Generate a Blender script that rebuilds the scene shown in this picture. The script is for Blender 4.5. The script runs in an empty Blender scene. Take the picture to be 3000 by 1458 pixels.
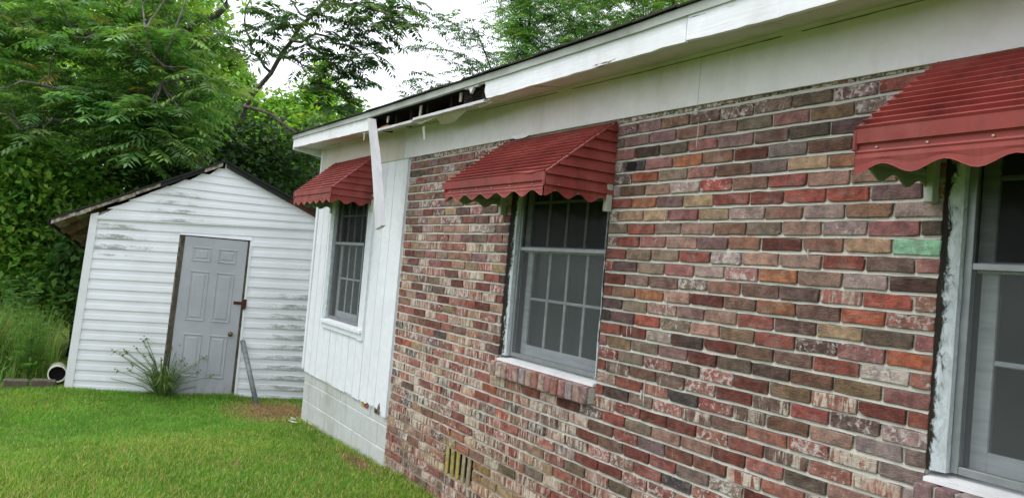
import bpy, math, random
import numpy as np
from mathutils import Vector, Matrix

rng = np.random.default_rng(7)
random.seed(7)
scene = bpy.context.scene
COL = scene.collection

# ------------------------------------------------------------------ camera
F_PX, YAW, PITCH, ROLL = 2260.0, math.radians(58.3777), math.radians(1.63309), math.radians(4.96571)
CAM = np.array([6.15108, -2.68785, 1.78507])
FWD = np.array([-math.sin(YAW)*math.cos(PITCH), math.cos(YAW)*math.cos(PITCH), math.sin(PITCH)])
_r0 = np.array([math.cos(YAW), math.sin(YAW), 0.0])
_u0 = np.cross(_r0, FWD)
RIGHT = math.cos(ROLL)*_r0 + math.sin(ROLL)*_u0
UP = -math.sin(ROLL)*_r0 + math.cos(ROLL)*_u0
cam_data = bpy.data.cameras.new('camera')
cam_data.sensor_width = 36.0
cam_data.sensor_fit = 'HORIZONTAL'
cam_data.lens = F_PX*36.0/3000.0
cam_data.clip_start = 0.05
cam_data.clip_end = 2000
cam = bpy.data.objects.new('camera', cam_data)
m = Matrix.Identity(4)
for i in range(3):
    m[i][0], m[i][1], m[i][2], m[i][3] = RIGHT[i], UP[i], -FWD[i], CAM[i]
cam.matrix_world = m
COL.objects.link(cam)
scene.camera = cam

def at(x, y, depth):
    """a point of the place from its direction and its distance along the view"""
    return CAM + depth*(FWD + (x-1500)/F_PX*RIGHT - (y-729)/F_PX*UP)

# ------------------------------------------------------------------ sky, sun, exposure
SUN_ELEV, SUN_AZ = math.radians(62), math.radians(200)
world = bpy.data.worlds.new('World')
scene.world = world
world.use_nodes = True
wn, wl = world.node_tree.nodes, world.node_tree.links
wn.clear()
sky = wn.new('ShaderNodeTexSky')
sky.sky_type = 'NISHITA'
sky.sun_disc = False
sky.sun_elevation = SUN_ELEV
sky.sun_rotation = SUN_AZ
sky.dust_density = 6.0
cloud = wn.new('ShaderNodeMix')
cloud.data_type = 'RGBA'
cloud.inputs[0].default_value = 0.82
cloud.inputs[7].default_value = (18.8, 19.4, 21.0, 1)      # even overcast
bg = wn.new('ShaderNodeBackground')
bg.inputs[1].default_value = 0.10
wo = wn.new('ShaderNodeOutputWorld')
wl.new(sky.outputs[0], cloud.inputs[6])
wl.new(cloud.outputs[2], bg.inputs[0])
wl.new(bg.outputs[0], wo.inputs[0])
sun_d = bpy.data.lights.new('sun', 'SUN')
sun_d.energy = 1.5
sun_d.angle = math.radians(24)
sun_d.color = (1.0, 0.96, 0.9)
sun = bpy.data.objects.new('sun', sun_d)
COL.objects.link(sun)
_sd = Vector((math.sin(SUN_AZ)*math.cos(SUN_ELEV), math.cos(SUN_AZ)*math.cos(SUN_ELEV), math.sin(SUN_ELEV)))
sun.rotation_euler = _sd.to_track_quat('Z', 'Y').to_euler()
vs = scene.view_settings
vs.view_transform = 'Standard'
vs.look = 'None'
vs.gamma = 1.0
vs.use_curve_mapping = False
vs.exposure = 0.0
scene.cycles.max_bounces = 8
scene.cycles.transparent_max_bounces = 12

# ------------------------------------------------------------------ helpers
def lin(r, g, b):
    def f(c):
        c /= 255.0
        return c/12.92 if c <= 0.04045 else ((c+0.055)/1.055)**2.4
    return (f(r), f(g), f(b))

def tag(o, label=None, cat=None, group=None, kind=None):
    if label: o['label'] = label
    if cat: o['category'] = cat
    if group: o['group'] = group
    if kind: o['kind'] = kind
    return o

def empty(name, loc=(0, 0, 0), rz=0.0, parent=None):
    o = bpy.data.objects.new(name, None)
    o.empty_display_size = 0.1
    COL.objects.link(o)
    o.location = loc
    o.rotation_euler = (0, 0, rz)
    if parent: o.parent = parent
    return o

def link_mesh(name, me, mat, parent=None):
    if mat is not None and len(me.materials) == 0: me.materials.append(mat)
    o = bpy.data.objects.new(name, me)
    COL.objects.link(o)
    if parent: o.parent = parent
    return o

def arr_mesh(name, verts, polys, attrs=None, smooth=False):
    """verts (N,3); polys: list of (M,k) index arrays; attrs: {name:(N,4)} point colours"""
    verts = np.asarray(verts, np.float32)
    me = bpy.data.meshes.new(name)
    me.vertices.add(len(verts))
    me.vertices.foreach_set('co', verts.ravel())
    polys = [np.asarray(p, np.int32) for p in polys if len(p)]
    loops = np.concatenate([p.ravel() for p in polys])
    tot = np.concatenate([np.full(len(p), p.shape[1], np.int32) for p in polys])
    start = np.concatenate([[0], np.cumsum(tot)[:-1]]).astype(np.int32)
    me.loops.add(len(loops))
    me.loops.foreach_set('vertex_index', loops)
    me.polygons.add(len(tot))
    me.polygons.foreach_set('loop_start', start)
    me.polygons.foreach_set('loop_total', tot)
    if smooth: me.polygons.foreach_set('use_smooth', np.ones(len(tot), bool))
    for k, v in (attrs or {}).items():
        a = me.attributes.new(k, 'FLOAT_COLOR', 'POINT')
        a.data.foreach_set('color', np.asarray(v, np.float32).ravel())
    me.update(calc_edges=True)
    me.validate()
    return me

class MB:
    """collects shapes and links them as one mesh object"""
    def __init__(self):
        self.v, self.f, self.c, self.d = [], [], [], []
        self.cur = (1, 1, 1, 1)
        self.dir = (0, 0, 0, 0)
    def add(self, vs, fs):
        n = len(self.v)
        self.v += [tuple(map(float, p)) for p in vs]
        self.c += [self.cur]*len(vs)
        self.d += [self.dir]*len(vs)
        self.f += [tuple(i+n for i in q) for q in fs]
    def box(self, x0, x1, y0, y1, z0, z1):
        self.hexa([(x0,y0,z0),(x1,y0,z0),(x1,y1,z0),(x0,y1,z0),(x0,y0,z1),(x1,y0,z1),(x1,y1,z1),(x0,y1,z1)])
    def hexa(self, p):
        self.add(p, [(0,3,2,1),(4,5,6,7),(0,1,5,4),(1,2,6,5),(2,3,7,6),(3,0,4,7)])
    def bbox(self, x0, x1, y0, y1, z0, z1, b=0.004):
        """box with chamfered edges (octagon-ish slices)"""
        b = min(b, (x1-x0)/3, (y1-y0)/3, (z1-z0)/3)
        vs = []
        for (z, i) in ((z0, b), (z0+b, 0), (z1-b, 0), (z1, b)):
            for (x, y) in ((x0+i+b,y0+i),(x1-i-b,y0+i),(x1-i,y0+i+b),(x1-i,y1-i-b),(x1-i-b,y1-i),(x0+i+b,y1-i),(x0+i,y1-i-b),(x0+i,y0+i+b)):
                vs.append((x, y, z))
        fs = [tuple(range(7, -1, -1)), tuple(range(24, 32))]
        for k in range(3):
            for i in range(8):
                fs.append((k*8+i, k*8+(i+1) % 8, k*8+8+(i+1) % 8, k*8+8+i))
        self.add(vs, fs)
    def prism(self, poly, off):
        """poly: 3D points of one flat face, off: vector to the other face"""
        n = len(poly)
        off = np.array(off)
        a = [np.array(p, float) for p in poly]
        self.add(a+[p+off for p in a], [tuple(range(n)), tuple(range(2*n-1, n-1, -1))]+[((i+1) % n, i, n+i, n+(i+1) % n) for i in range(n)])
    def tube(self, pts, rads, sides=8, cap=True):
        pts = [np.array(p, float) for p in pts]
        n = len(pts)
        if not hasattr(rads, '__len__'): rads = [rads]*n
        vs, fs = [], []
        ref = np.array([0.31, 0.17, 0.93])
        for i in range(n):
            t = pts[min(i+1, n-1)]-pts[max(i-1, 0)]
            t = t/(np.linalg.norm(t)+1e-9)
            a = np.cross(t, ref)
            if np.linalg.norm(a) < 1e-3: a = np.cross(t, np.array([1., 0, 0]))
            a /= np.linalg.norm(a)
            b = np.cross(t, a)
            for k in range(sides):
                q = 2*math.pi*k/sides
                vs.append(pts[i]+rads[i]*(math.cos(q)*a+math.sin(q)*b))
        for i in range(n-1):
            for k in range(sides):
                fs.append((i*sides+k, i*sides+(k+1) % sides, (i+1)*sides+(k+1) % sides, (i+1)*sides+k))
        if cap: fs += [tuple(range(sides-1, -1, -1)), tuple(range((n-1)*sides, n*sides))]
        self.add(vs, fs)
    def ring(self, c, axis, r0, r1, h, sides=20):
        """hollow ring / pipe of outer r1, inner r0, along axis"""
        c = np.array(c, float); ax = np.array(axis, float); ax /= np.linalg.norm(ax)
        a = np.cross(ax, (0.1, 0.2, 1)); a /= np.linalg.norm(a); b = np.cross(ax, a)
        vs = []
        for (r, t) in ((r1, 0), (r1, h), (r0, h), (r0, 0)):
            for k in range(sides):
                q = 2*math.pi*k/sides
                vs.append(c+ax*t+r*(math.cos(q)*a+math.sin(q)*b))
        fs = []
        for j in range(4):
            j2 = (j+1) % 4
            for k in range(sides):
                k2 = (k+1) % sides
                fs.append((j*sides+k, j*sides+k2, j2*sides+k2, j2*sides+k))
        self.add(vs, fs)
    def dome(self, c, axis, r, h, sides=8):
        c = np.array(c, float); ax = np.array(axis, float); ax /= np.linalg.norm(ax)
        a = np.cross(ax, (0.1, 0.2, 1)); a /= np.linalg.norm(a); b = np.cross(ax, a)
        vs, fs = [], []
        for (rr, t) in ((1, 0), (.8, .6), (.35, .95)):
            for k in range(sides):
                q = 2*math.pi*k/sides
                vs.append(c+ax*h*t+r*rr*(math.cos(q)*a+math.sin(q)*b))
        for j in range(2):
            for k in range(sides):
                fs.append((j*sides+k, j*sides+(k+1) % sides, (j+1)*sides+(k+1) % sides, (j+1)*sides+k))
        fs.append(tuple(range(2*sides, 3*sides)))
        self.add(vs, fs)
    def mesh(self, name, smooth=False):
        me = bpy.data.meshes.new(name)
        me.from_pydata(self.v, [], self.f)
        a = me.attributes.new('col', 'FLOAT_COLOR', 'POINT')
        a.data.foreach_set('color', np.array(self.c, np.float32).ravel())
        a = me.attributes.new('dirt', 'FLOAT_COLOR', 'POINT')
        a.data.foreach_set('color', np.array(self.d, np.float32).ravel())
        if smooth: me.polygons.foreach_set('use_smooth', np.ones(len(me.polygons), bool))
        me.update()
        return me
    def build(self, name, mat, parent=None, smooth=False):
        return link_mesh(name, self.mesh(name, smooth), mat, parent)

def fixnormals(me):
    import bmesh
    bm = bmesh.new(); bm.from_mesh(me); bmesh.ops.recalc_face_normals(bm, faces=bm.faces); bm.to_mesh(me); bm.free()

def jit(a): return random.uniform(-a, a)

# ------------------------------------------------------------------ materials
class NT:
    def __init__(self, name):
        self.mat = bpy.data.materials.new(name)
        self.mat.use_nodes = True
        self.n, self.l = self.mat.node_tree.nodes, self.mat.node_tree.links
        self.n.clear()
        self.out = self.n.new('ShaderNodeOutputMaterial')
        self.b = self.n.new('ShaderNodeBsdfPrincipled')
        self.l.new(self.b.outputs[0], self.out.inputs[0])
        self.b.inputs['Roughness'].default_value = 0.8
        self.b.inputs['Specular IOR Level'].default_value = 0.25
    def set(self, sock, v):
        if hasattr(v, 'is_output') or isinstance(v, bpy.types.NodeSocket): self.l.new(v, sock)
        else:
            if isinstance(v, tuple) and len(v) == 3 and sock.type == 'RGBA': v = v+(1,)
            sock.default_value = v
    def pos(self):
        return self.n.new('ShaderNodeNewGeometry').outputs['Position']
    def objc(self):
        return self.n.new('ShaderNodeTexCoord').outputs['Object']
    def mapv(self, v, scale=(1, 1, 1), rot=(0, 0, 0), loc=(0, 0, 0)):
        q = self.n.new('ShaderNodeMapping')
        self.l.new(v, q.inputs[0])
        q.inputs['Scale'].default_value = scale
        q.inputs['Rotation'].default_value = rot
        q.inputs['Location'].default_value = loc
        return q.outputs[0]
    def noise(self, v, scale=5, detail=4, rough=0.55, dist=0.0):
        q = self.n.new('ShaderNodeTexNoise')
        self.l.new(v, q.inputs['Vector'])
        q.inputs['Scale'].default_value = scale
        q.inputs['Detail'].default_value = detail
        q.inputs['Roughness'].default_value = rough
        q.inputs['Distortion'].default_value = dist
        return q.outputs[0]
    def voro(self, v, scale=5, feature='F1'):
        q = self.n.new('ShaderNodeTexVoronoi')
        q.feature = feature
        self.l.new(v, q.inputs['Vector'])
        q.inputs['Scale'].default_value = scale
        return q.outputs[0]
    def ramp(self, v, a, b, lo=0.0, hi=1.0):
        q = self.n.new('ShaderNodeMapRange')
        q.interpolation_type = 'SMOOTHSTEP'
        self.set(q.inputs[0], v)
        self.set(q.inputs[1], a); self.set(q.inputs[2], b)
        self.set(q.inputs[3], lo); self.set(q.inputs[4], hi)
        return q.outputs[0]
    def math(self, op, a, b=0.0, c=None):
        q = self.n.new('ShaderNodeMath')
        q.operation = op
        self.set(q.inputs[0], a); self.set(q.inputs[1], b)
        if c is not None: self.set(q.inputs[2], c)
        return q.outputs[0]
    def mix(self, f, a, b, blend='MIX'):
        q = self.n.new('ShaderNodeMix')
        q.data_type = 'RGBA'
        q.blend_type = blend
        self.set(q.inputs[0], f); self.set(q.inputs[6], a); self.set(q.inputs[7], b)
        return q.outputs[2]
    def attr(self, name):
        q = self.n.new('ShaderNodeAttribute')
        q.attribute_name = name
        return q
    def sep(self, v):
        q = self.n.new('ShaderNodeSeparateXYZ')
        self.l.new(v, q.inputs[0])
        return q.outputs
    def bump(self, h, strength=0.5, dist=0.01, normal=None):
        q = self.n.new('ShaderNodeBump')
        q.inputs['Strength'].default_value = strength
        q.inputs['Distance'].default_value = dist
        self.l.new(h, q.inputs['Height'])
        if normal is not None: self.l.new(normal, q.inputs['Normal'])
        return q.outputs[0]
    def done(self, color=None, rough=None, normal=None, metal=None, spec=None):
        if color is not None: self.set(self.b.inputs['Base Color'], color)
        if rough is not None: self.set(self.b.inputs['Roughness'], rough)
        if normal is not None: self.l.new(normal, self.b.inputs['Normal'])
        if metal is not None: self.b.inputs['Metallic'].default_value = metal
        if spec is not None: self.b.inputs['Specular IOR Level'].default_value = spec
        return self.mat

M = {}

def mk_brick():
    t = NT('brick')
    p = t.pos()
    col = t.attr('col').outputs['Color']
    d = t.attr('dirt')
    dr = t.n.new('ShaderNodeSeparateColor')
    t.l.new(d.outputs['Color'], dr.inputs[0])
    blot, streak, bark = dr.outputs[0], dr.outputs[1], dr.outputs[2]
    alg = d.outputs['Alpha']
    n1 = t.noise(p, 22, 5, 0.6)
    n2 = t.noise(p, 140, 3, 0.6)
    n3 = t.noise(t.mapv(p, (9, 9, 26)), 1.0, 6, 0.7, 0.8)
    c = t.mix(t.ramp(n1, 0.33, 0.68), t.mix(1.0, col, (0.60, 0.60, 0.62), 'MULTIPLY'), t.mix(1.0, col, (1.28, 1.26, 1.24), 'MULTIPLY'))
    c = t.mix(t.ramp(n3, 0.52, 0.72, 0, 0.55), c, t.mix(0.5, c, lin(120, 104, 96)))
    c = t.mix(t.ramp(n2, 0.64, 0.75, 0, 0.4), c, (0.045, 0.036, 0.032))
    dust = t.noise(t.mapv(p, (8, 8, 15), (0, 0, 0), (4, 2, 9)), 1.0, 9, 0.74, 0.7)
    c = t.mix(t.ramp(dust, 0.45, 0.74, 0.02, 0.42), c, lin(178, 164, 154))
    pore = t.voro(p, 75)
    c = t.mix(t.math('MULTIPLY', t.ramp(pore, 0.10, 0.22, 0.7, 0.0), t.ramp(n1, 0.45, 0.6)), c, (0.04, 0.032, 0.03))
    # pale lime scum in blotches
    nb = t.noise(p, 38, 6, 0.7, 0.6)
    fb = t.ramp(nb, t.math('SUBTRACT', 0.78, t.math('MULTIPLY', blot, 0.34)), t.math('SUBTRACT', 0.92, t.math('MULTIPLY', blot, 0.34)))
    c = t.mix(t.math('MULTIPLY', fb, t.ramp(blot, 0.0, 0.12)), c, lin(198, 188, 182))
    # upright pale streaks
    ps = t.mapv(p, (52, 52, 9))
    ns = t.noise(ps, 1.0, 5, 0.65, 0.3)
    fs = t.ramp(ns, t.math('SUBTRACT', 0.79, t.math('MULTIPLY', streak, 0.36)), t.math('SUBTRACT', 0.91, t.math('MULTIPLY', streak, 0.36)))
    fs = t.math('MULTIPLY', fs, t.ramp(t.noise(p, 13, 3, 0.6, 0.5), 0.34, 0.6, 0.35, 1.0))
    c = t.mix(t.math('MULTIPLY', fs, t.ramp(streak, 0.0, 0.12)), c, lin(202, 190, 175))
    # yellow-green algae
    na = t.noise(p, 30, 5, 0.7)
    fa = t.math('MULTIPLY', t.ramp(na, 0.38, 0.62), t.ramp(alg, 0.0, 0.8))
    c = t.mix(fa, c, lin(176, 160, 40))
    # bark-like wire cut relief
    pb = t.mapv(p, (26, 26, 150))
    nk = t.noise(pb, 1.0, 5, 0.7, 1.4)
    h = t.math('ADD', t.math('MULTIPLY', t.math('MULTIPLY', nk, bark), 3.4), t.math('MULTIPLY', t.noise(p, 70, 7, 0.72), 1.3))
    nm = t.bump(h, 1.0, 0.009)
    return t.done(c, 0.82, nm, spec=0.3)
M['brick'] = mk_brick()

def mk_mortar():
    t = NT('mortar')
    p = t.pos()
    n1 = t.noise(p, 9, 5, 0.6)
    n2 = t.noise(p, 120, 4, 0.65)
    z = t.sep(p)[2]
    low = t.ramp(t.math('ADD', z, t.math('MULTIPLY', n1, 0.9)), 0.75, 1.35)
    c = t.mix(n1, lin(164, 162, 152), lin(203, 201, 191))
    c = t.mix(low, t.mix(n1, lin(128, 116, 100), lin(160, 150, 134)), c)      # splash-stained near the ground
    c = t.mix(t.ramp(n2, 0.6, 0.75, 0, 0.5), c, lin(120, 116, 105))
    nm = t.bump(t.math('ADD', n2, t.math('MULTIPLY', t.noise(p, 28, 4, 0.6), 1.5)), 0.9, 0.006)
    return t.done(c, 0.9, nm, spec=0.15)
M['mortar'] = mk_mortar()

def mk_paint(name, col, grain_axis='x', peel=0.25, dirt=0.3, under=(96, 88, 80), rough=0.55, grainb=0.4, dirtc=(130, 128, 112)):
    t = NT(name)
    p = t.pos()
    sc = {'x': (2.5, 60, 60), 'z': (60, 60, 2.5), 'y': (60, 2.5, 60)}[grain_axis]
    g = t.noise(t.mapv(p, sc), 1.0, 5, 0.6, 0.4)
    big = t.noise(p, 1.7, 4, 0.6)
    mid = t.noise(p, 11, 5, 0.65, 0.5)
    c = t.mix(t.ramp(mid, 0.3, 0.75), lin(*col), tuple(min(1, x*0.90) for x in lin(*col)))
    c = t.mix(t.ramp(big, 0.45, 0.8, 0, dirt), c, lin(*dirtc))
    fl = t.noise(t.mapv(p, tuple(0.35*s for s in sc)), 1.0, 6, 0.72, 1.2)
    pf = t.ramp(fl, 0.80-0.25*peel, 0.83-0.25*peel)
    c = t.mix(pf, c, lin(*under))
    vd = t.voro(t.mapv(p, (3.1, 0.0, 3.1)), 1.0)
    c = t.mix(t.ramp(vd, 0.010, 0.020, 0.8, 0.0), c, lin(92, 78, 62))
    wst = t.noise(t.mapv(p, (7, 7, 0.9)), 1.0, 4, 0.6)
    c = t.mix(t.ramp(wst, 0.52, 0.75, 0, 0.55*dirt), c, lin(*dirtc))
    h = t.math('ADD', t.math('MULTIPLY', g, 0.5), t.math('MULTIPLY', t.math('SUBTRACT', 1.0, pf), 0.8))
    h = t.math('ADD', h, t.math('MULTIPLY', mid, 0.4))
    nm = t.bump(h, grainb, 0.006)
    return t.done(c, rough, nm, spec=0.3)
M['fascia_paint'] = mk_paint('fascia_paint', (234, 235, 240), 'x', 0.55, 0.15, grainb=0.7)
M['frieze_paint'] = mk_paint('frieze_paint', (220, 217, 219), 'x', 0.0, 0.4, grainb=0.15, dirtc=(168, 160, 140))
M['soffit_paint'] = mk_paint('soffit_paint', (206, 200, 188), 'x', 0.22, 0.5, grainb=0.25, dirtc=(160, 140, 118))
M['panel_paint'] = mk_paint('panel_paint', (224, 228, 232), 'z', 0.12, 0.12, grainb=0.45)
M['strip_paint'] = mk_paint('strip_paint', (176, 180, 174), 'x', 0.35, 0.6, under=(110, 108, 100), dirtc=(120, 120, 108))
M['old_board'] = mk_paint('old_board', (202, 202, 207), 'z', 0.62, 0.45, under=(128, 124, 122), grainb=0.9)
M['sash_paint'] = mk_paint('sash_paint', (226, 232, 236), 'z', 0.1, 0.25, grainb=0.2)
M['sill_paint'] = mk_paint('sill_paint', (228, 230, 230), 'x', 0.5, 0.2, under=(80, 74, 68), grainb=0.7)
M['block'] = mk_paint('block', (186, 190, 187), 'x', 0.0, 0.6, rough=0.9, grainb=0.6, dirtc=(138, 134, 122))
M['block_mortar'] = mk_paint('block_mortar', (212, 214, 212), 'x', 0.0, 0.2, rough=0.9, grainb=0.5)

def mk_jamb():
    t = NT('mouldy_jamb')
    p = t.pos()
    d = t.attr('dirt').outputs['Color']
    dd = t.n.new('ShaderNodeSeparateColor'); t.l.new(d, dd.inputs[0])
    n = t.noise(t.mapv(p, (30, 30, 14)), 1.0, 7, 0.72, 0.8)
    cr = t.noise(t.mapv(p, (70, 70, 16)), 1.0, 5, 0.7, 1.5)
    c = t.mix(t.ramp(n, 0.3, 0.7), lin(214, 222, 228), lin(176, 184, 186))
    c = t.mix(t.ramp(cr, 0.68, 0.72), c, lin(78, 76, 70))
    f = t.ramp(n, t.math('SUBTRACT', 0.90, t.math('MULTIPLY', dd.outputs[0], 0.75)), t.math('SUBTRACT', 1.07, t.math('MULTIPLY', dd.outputs[0], 0.75)))
    c = t.mix(f, c, lin(44, 40, 34))
    nm = t.bump(t.math('ADD', cr, n), 0.8, 0.008)
    return t.done(c, 0.8, nm)
M['jamb'] = mk_jamb()

def mk_awning():
    t = NT('awning_metal')
    p = t.pos()
    big = t.noise(p, 3.2, 4, 0.6)
    st = t.noise(t.mapv(p, (9, 9, 2.2)), 1.0, 5, 0.65)
    fine = t.noise(p, 60, 4, 0.6)
    c = t.mix(t.ramp(big, 0.3, 0.7), lin(120, 46, 42), lin(140, 61, 55))
    c = t.mix(t.ramp(st, 0.5, 0.75, 0, 0.75), c, lin(74, 42, 38))
    c = t.mix(t.ramp(t.noise(t.mapv(p, (4, 5, 4), (0, 0, 0), (3, 1, 7)), 1.0, 5, 0.6), 0.46, 0.74, 0, 0.42), c, lin(172, 100, 92))
    c = t.mix(t.ramp(fine, 0.62, 0.8, 0, 0.35), c, lin(172, 96, 88))
    geo = t.n.new('ShaderNodeNewGeometry')
    c = t.mix(geo.outputs['Backfacing'], c, lin(140, 146, 122))
    nm = t.bump(t.math('ADD', fine, big), 0.12, 0.004)
    return t.done(c, t.ramp(big, 0.2, 0.8, 0.5, 0.7), nm, spec=0.35)
M['awning'] = mk_awning()

def mk_simple(name, col, rough=0.7, var=0.25, scale=12, bump=0.2, metal=0.0, spec=0.3, col2=None, dist=0.004, stretch=(1, 1, 1)):
    t = NT(name)
    p = t.mapv(t.pos(), stretch)
    n = t.noise(p, scale, 5, 0.62)
    c1 = lin(*col)
    c2 = lin(*col2) if col2 else tuple(x*(1-var) for x in c1)
    c = t.mix(t.ramp(n, 0.3, 0.7), c1, c2)
    nm = t.bump(t.noise(p, scale*5, 4, 0.6), bump, dist)
    return t.done(c, rough, nm, metal, spec)
M['aluminium'] = mk_simple('aluminium', (150, 154, 156), 0.45, 0.2, 18, 0.1, 0.6, 0.4)
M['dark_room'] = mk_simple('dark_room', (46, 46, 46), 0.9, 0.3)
M['curtain'] = mk_simple('curtain', (170, 174, 174), 0.95, 0.25, 8, 0.3, stretch=(3, 3, 0.4))
M['rot_wood'] = mk_simple('rot_wood', (62, 46, 36), 0.95, 0.5, 30, 1.0, col2=(20, 15, 12), dist=0.02, stretch=(0.6, 1, 2.5))
M['attic_wood'] = mk_simple('attic_wood', (58, 44, 34), 0.9, 0.5, 14, 0.4, col2=(34, 25, 20))
M['cut_wood'] = mk_simple('cut_wood', (170, 108, 78), 0.9, 0.4, 24, 0.4)
M['shingle'] = mk_simple('shingle', (60, 58, 54), 0.95, 0.5, 40, 1.0, dist=0.006)
M['tar_edge'] = mk_simple('tar_edge', (40, 40, 40), 0.75, 0.5, 20, 0.6, dist=0.008)
M['weathered'] = mk_simple('weathered', (186, 176, 158), 0.9, 0.5, 16, 0.7, col2=(86, 78, 66), dist=0.006)
M['deck_wood'] = mk_simple('deck_wood', (150, 124, 98), 0.9, 0.5, 10, 0.5, col2=(88, 70, 54))
M['frame_wood'] = mk_simple('frame_wood', (92, 86, 72), 0.9, 0.5, 10, 0.5, col2=(58, 52, 44))
M['bracket'] = mk_simple('bracket', (176, 180, 168), 0.6, 0.2)
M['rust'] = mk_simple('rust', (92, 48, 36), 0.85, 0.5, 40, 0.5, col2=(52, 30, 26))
M['brass'] = mk_simple('brass', (120, 104, 70), 0.4, 0.4, 30, 0.1, 0.8)
M['galvanised'] = mk_simple('galvanised', (136, 140, 142), 0.55, 0.35, 20, 0.25, 0.35)
M['pvc'] = mk_simple('pvc', (214, 214, 200), 0.5, 0.2, 8, 0.1)
M['screw'] = mk_simple('screw', (176, 150, 140), 0.5, 0.3, 30, 0.1, 0.5)
M['edging'] = mk_simple('edging', (104, 97, 84), 0.95, 0.4, 14, 0.8, dist=0.01)
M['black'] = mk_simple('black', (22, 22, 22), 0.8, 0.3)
M['paper'] = mk_simple('paper', (206, 204, 196), 0.9, 0.25, 18, 0.5)
M['trim_vinyl'] = mk_simple('trim_vinyl', (226, 228, 230), 0.5, 0.08, 6, 0.05)
M['bark'] = mk_simple('bark', (132, 128, 118), 0.95, 0.5, 16, 1.0, col2=(76, 72, 64), dist=0.02, stretch=(1, 1, 0.35))
M['bark_dark'] = mk_simple('bark_dark', (62, 58, 50), 0.95, 0.5, 16, 1.0, col2=(34, 30, 26), dist=0.02, stretch=(1, 1, 0.35))

def mk_door():
    t = NT('door_paint')
    p = t.objc()
    n = t.noise(p, 3, 5, 0.6)
    c = t.mix(t.ramp(n, 0.3, 0.75), lin(172, 174, 180), lin(160, 162, 168))
    z = t.sep(p)[2]
    spl = t.noise(t.mapv(p, (8, 14, 5)), 1.0, 5, 0.7)
    c = t.mix(t.math('MULTIPLY', t.ramp(spl, 0.4, 0.75), t.ramp(z, -0.1, 0.35, 0.6, 0.0)), c, lin(120, 104, 84))
    nm = t.bump(t.noise(p, 90, 3), 0.08, 0.003)
    return t.done(c, 0.5, nm, spec=0.35)
M['door'] = mk_door()

def mk_vinyl():
    t = NT('vinyl_siding')
    p = t.objc()
    d = t.attr('dirt').outputs['Color']
    dd = t.n.new('ShaderNodeSeparateColor'); t.l.new(d, dd.inputs[0])
    n = t.noise(t.mapv(p, (6, 5, 22)), 1.0, 6, 0.66, 0.3)
    n2 = t.noise(p, 45, 5, 0.7)
    big = t.noise(p, 1.4, 3)
    c = t.mix(t.ramp(big, 0.3, 0.7), lin(232, 234, 238), lin(220, 222, 224))
    amt = dd.outputs[0]
    f = t.math('MULTIPLY', t.ramp(t.math('ADD', n, t.math('MULTIPLY', n2, 0.35)), t.math('SUBTRACT', 0.92, t.math('MULTIPLY', amt, 0.5)), t.math('SUBTRACT', 1.25, t.math('MULTIPLY', amt, 0.5))), t.ramp(amt, 0.0, 0.3, 0, 0.8))
    c = t.mix(f, c, lin(124, 126, 118))
    nm = t.bump(t.noise(t.mapv(p, (60, 5, 60)), 1.0, 4), 0.05, 0.003)
    return t.done(c, 0.5, nm, spec=0.3)
M['vinyl'] = mk_vinyl()

def mk_glass():
    t = NT('window_glass')
    b = t.b
    b.inputs['Base Color'].default_value = (0.02, 0.022, 0.022, 1)
    b.inputs['Roughness'].default_value = 0.06
    b.inputs['Specular IOR Level'].default_value = 0.5
    tr = t.n.new('ShaderNodeBsdfTransparent')
    tr.inputs[0].default_value = (0.85, 0.87, 0.86, 1)
    mx = t.n.new('ShaderNodeMixShader')
    mx.inputs[0].default_value = 0.3
    t.l.new(tr.outputs[0], mx.inputs[1]); t.l.new(b.outputs[0], mx.inputs[2])
    t.l.new(mx.outputs[0], t.out.inputs[0])
    return t.mat
M['glass'] = mk_glass()

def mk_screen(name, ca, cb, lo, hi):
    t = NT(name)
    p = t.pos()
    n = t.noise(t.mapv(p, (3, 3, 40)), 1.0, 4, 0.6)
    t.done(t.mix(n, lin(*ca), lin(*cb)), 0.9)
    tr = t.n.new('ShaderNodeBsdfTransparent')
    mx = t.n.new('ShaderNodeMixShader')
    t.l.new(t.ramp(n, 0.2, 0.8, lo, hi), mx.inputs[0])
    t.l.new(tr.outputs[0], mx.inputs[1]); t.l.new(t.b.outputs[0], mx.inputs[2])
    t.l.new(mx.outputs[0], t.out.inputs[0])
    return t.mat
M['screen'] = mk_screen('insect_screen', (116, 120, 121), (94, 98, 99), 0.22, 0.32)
M['shaded_screen'] = mk_screen('shaded_screen', (46, 48, 48), (36, 38, 38), 0.36, 0.46)  # darker screen copy: shade of the upper half put into its colour

def mk_leaf(name, trans=0.35, rough=0.5):
    t = NT(name)
    c = t.attr('col').outputs['Color']
    t.done(c, rough, spec=0.35)
    tl = t.n.new('ShaderNodeBsdfTranslucent')
    t.l.new(t.mix(1.0, c, (1.25, 1.35, 0.55), 'MULTIPLY'), tl.inputs[0])
    mx = t.n.new('ShaderNodeMixShader')
    mx.inputs[0].default_value = trans
    t.l.new(t.b.outputs[0], mx.inputs[1]); t.l.new(tl.outputs[0], mx.inputs[2])
    t.l.new(mx.outputs[0], t.out.inputs[0])
    return t.mat
M['leaf'] = mk_leaf('leaf', 0.45)
M['grass'] = mk_leaf('grass_blade', 0.3, 0.55)

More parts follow.
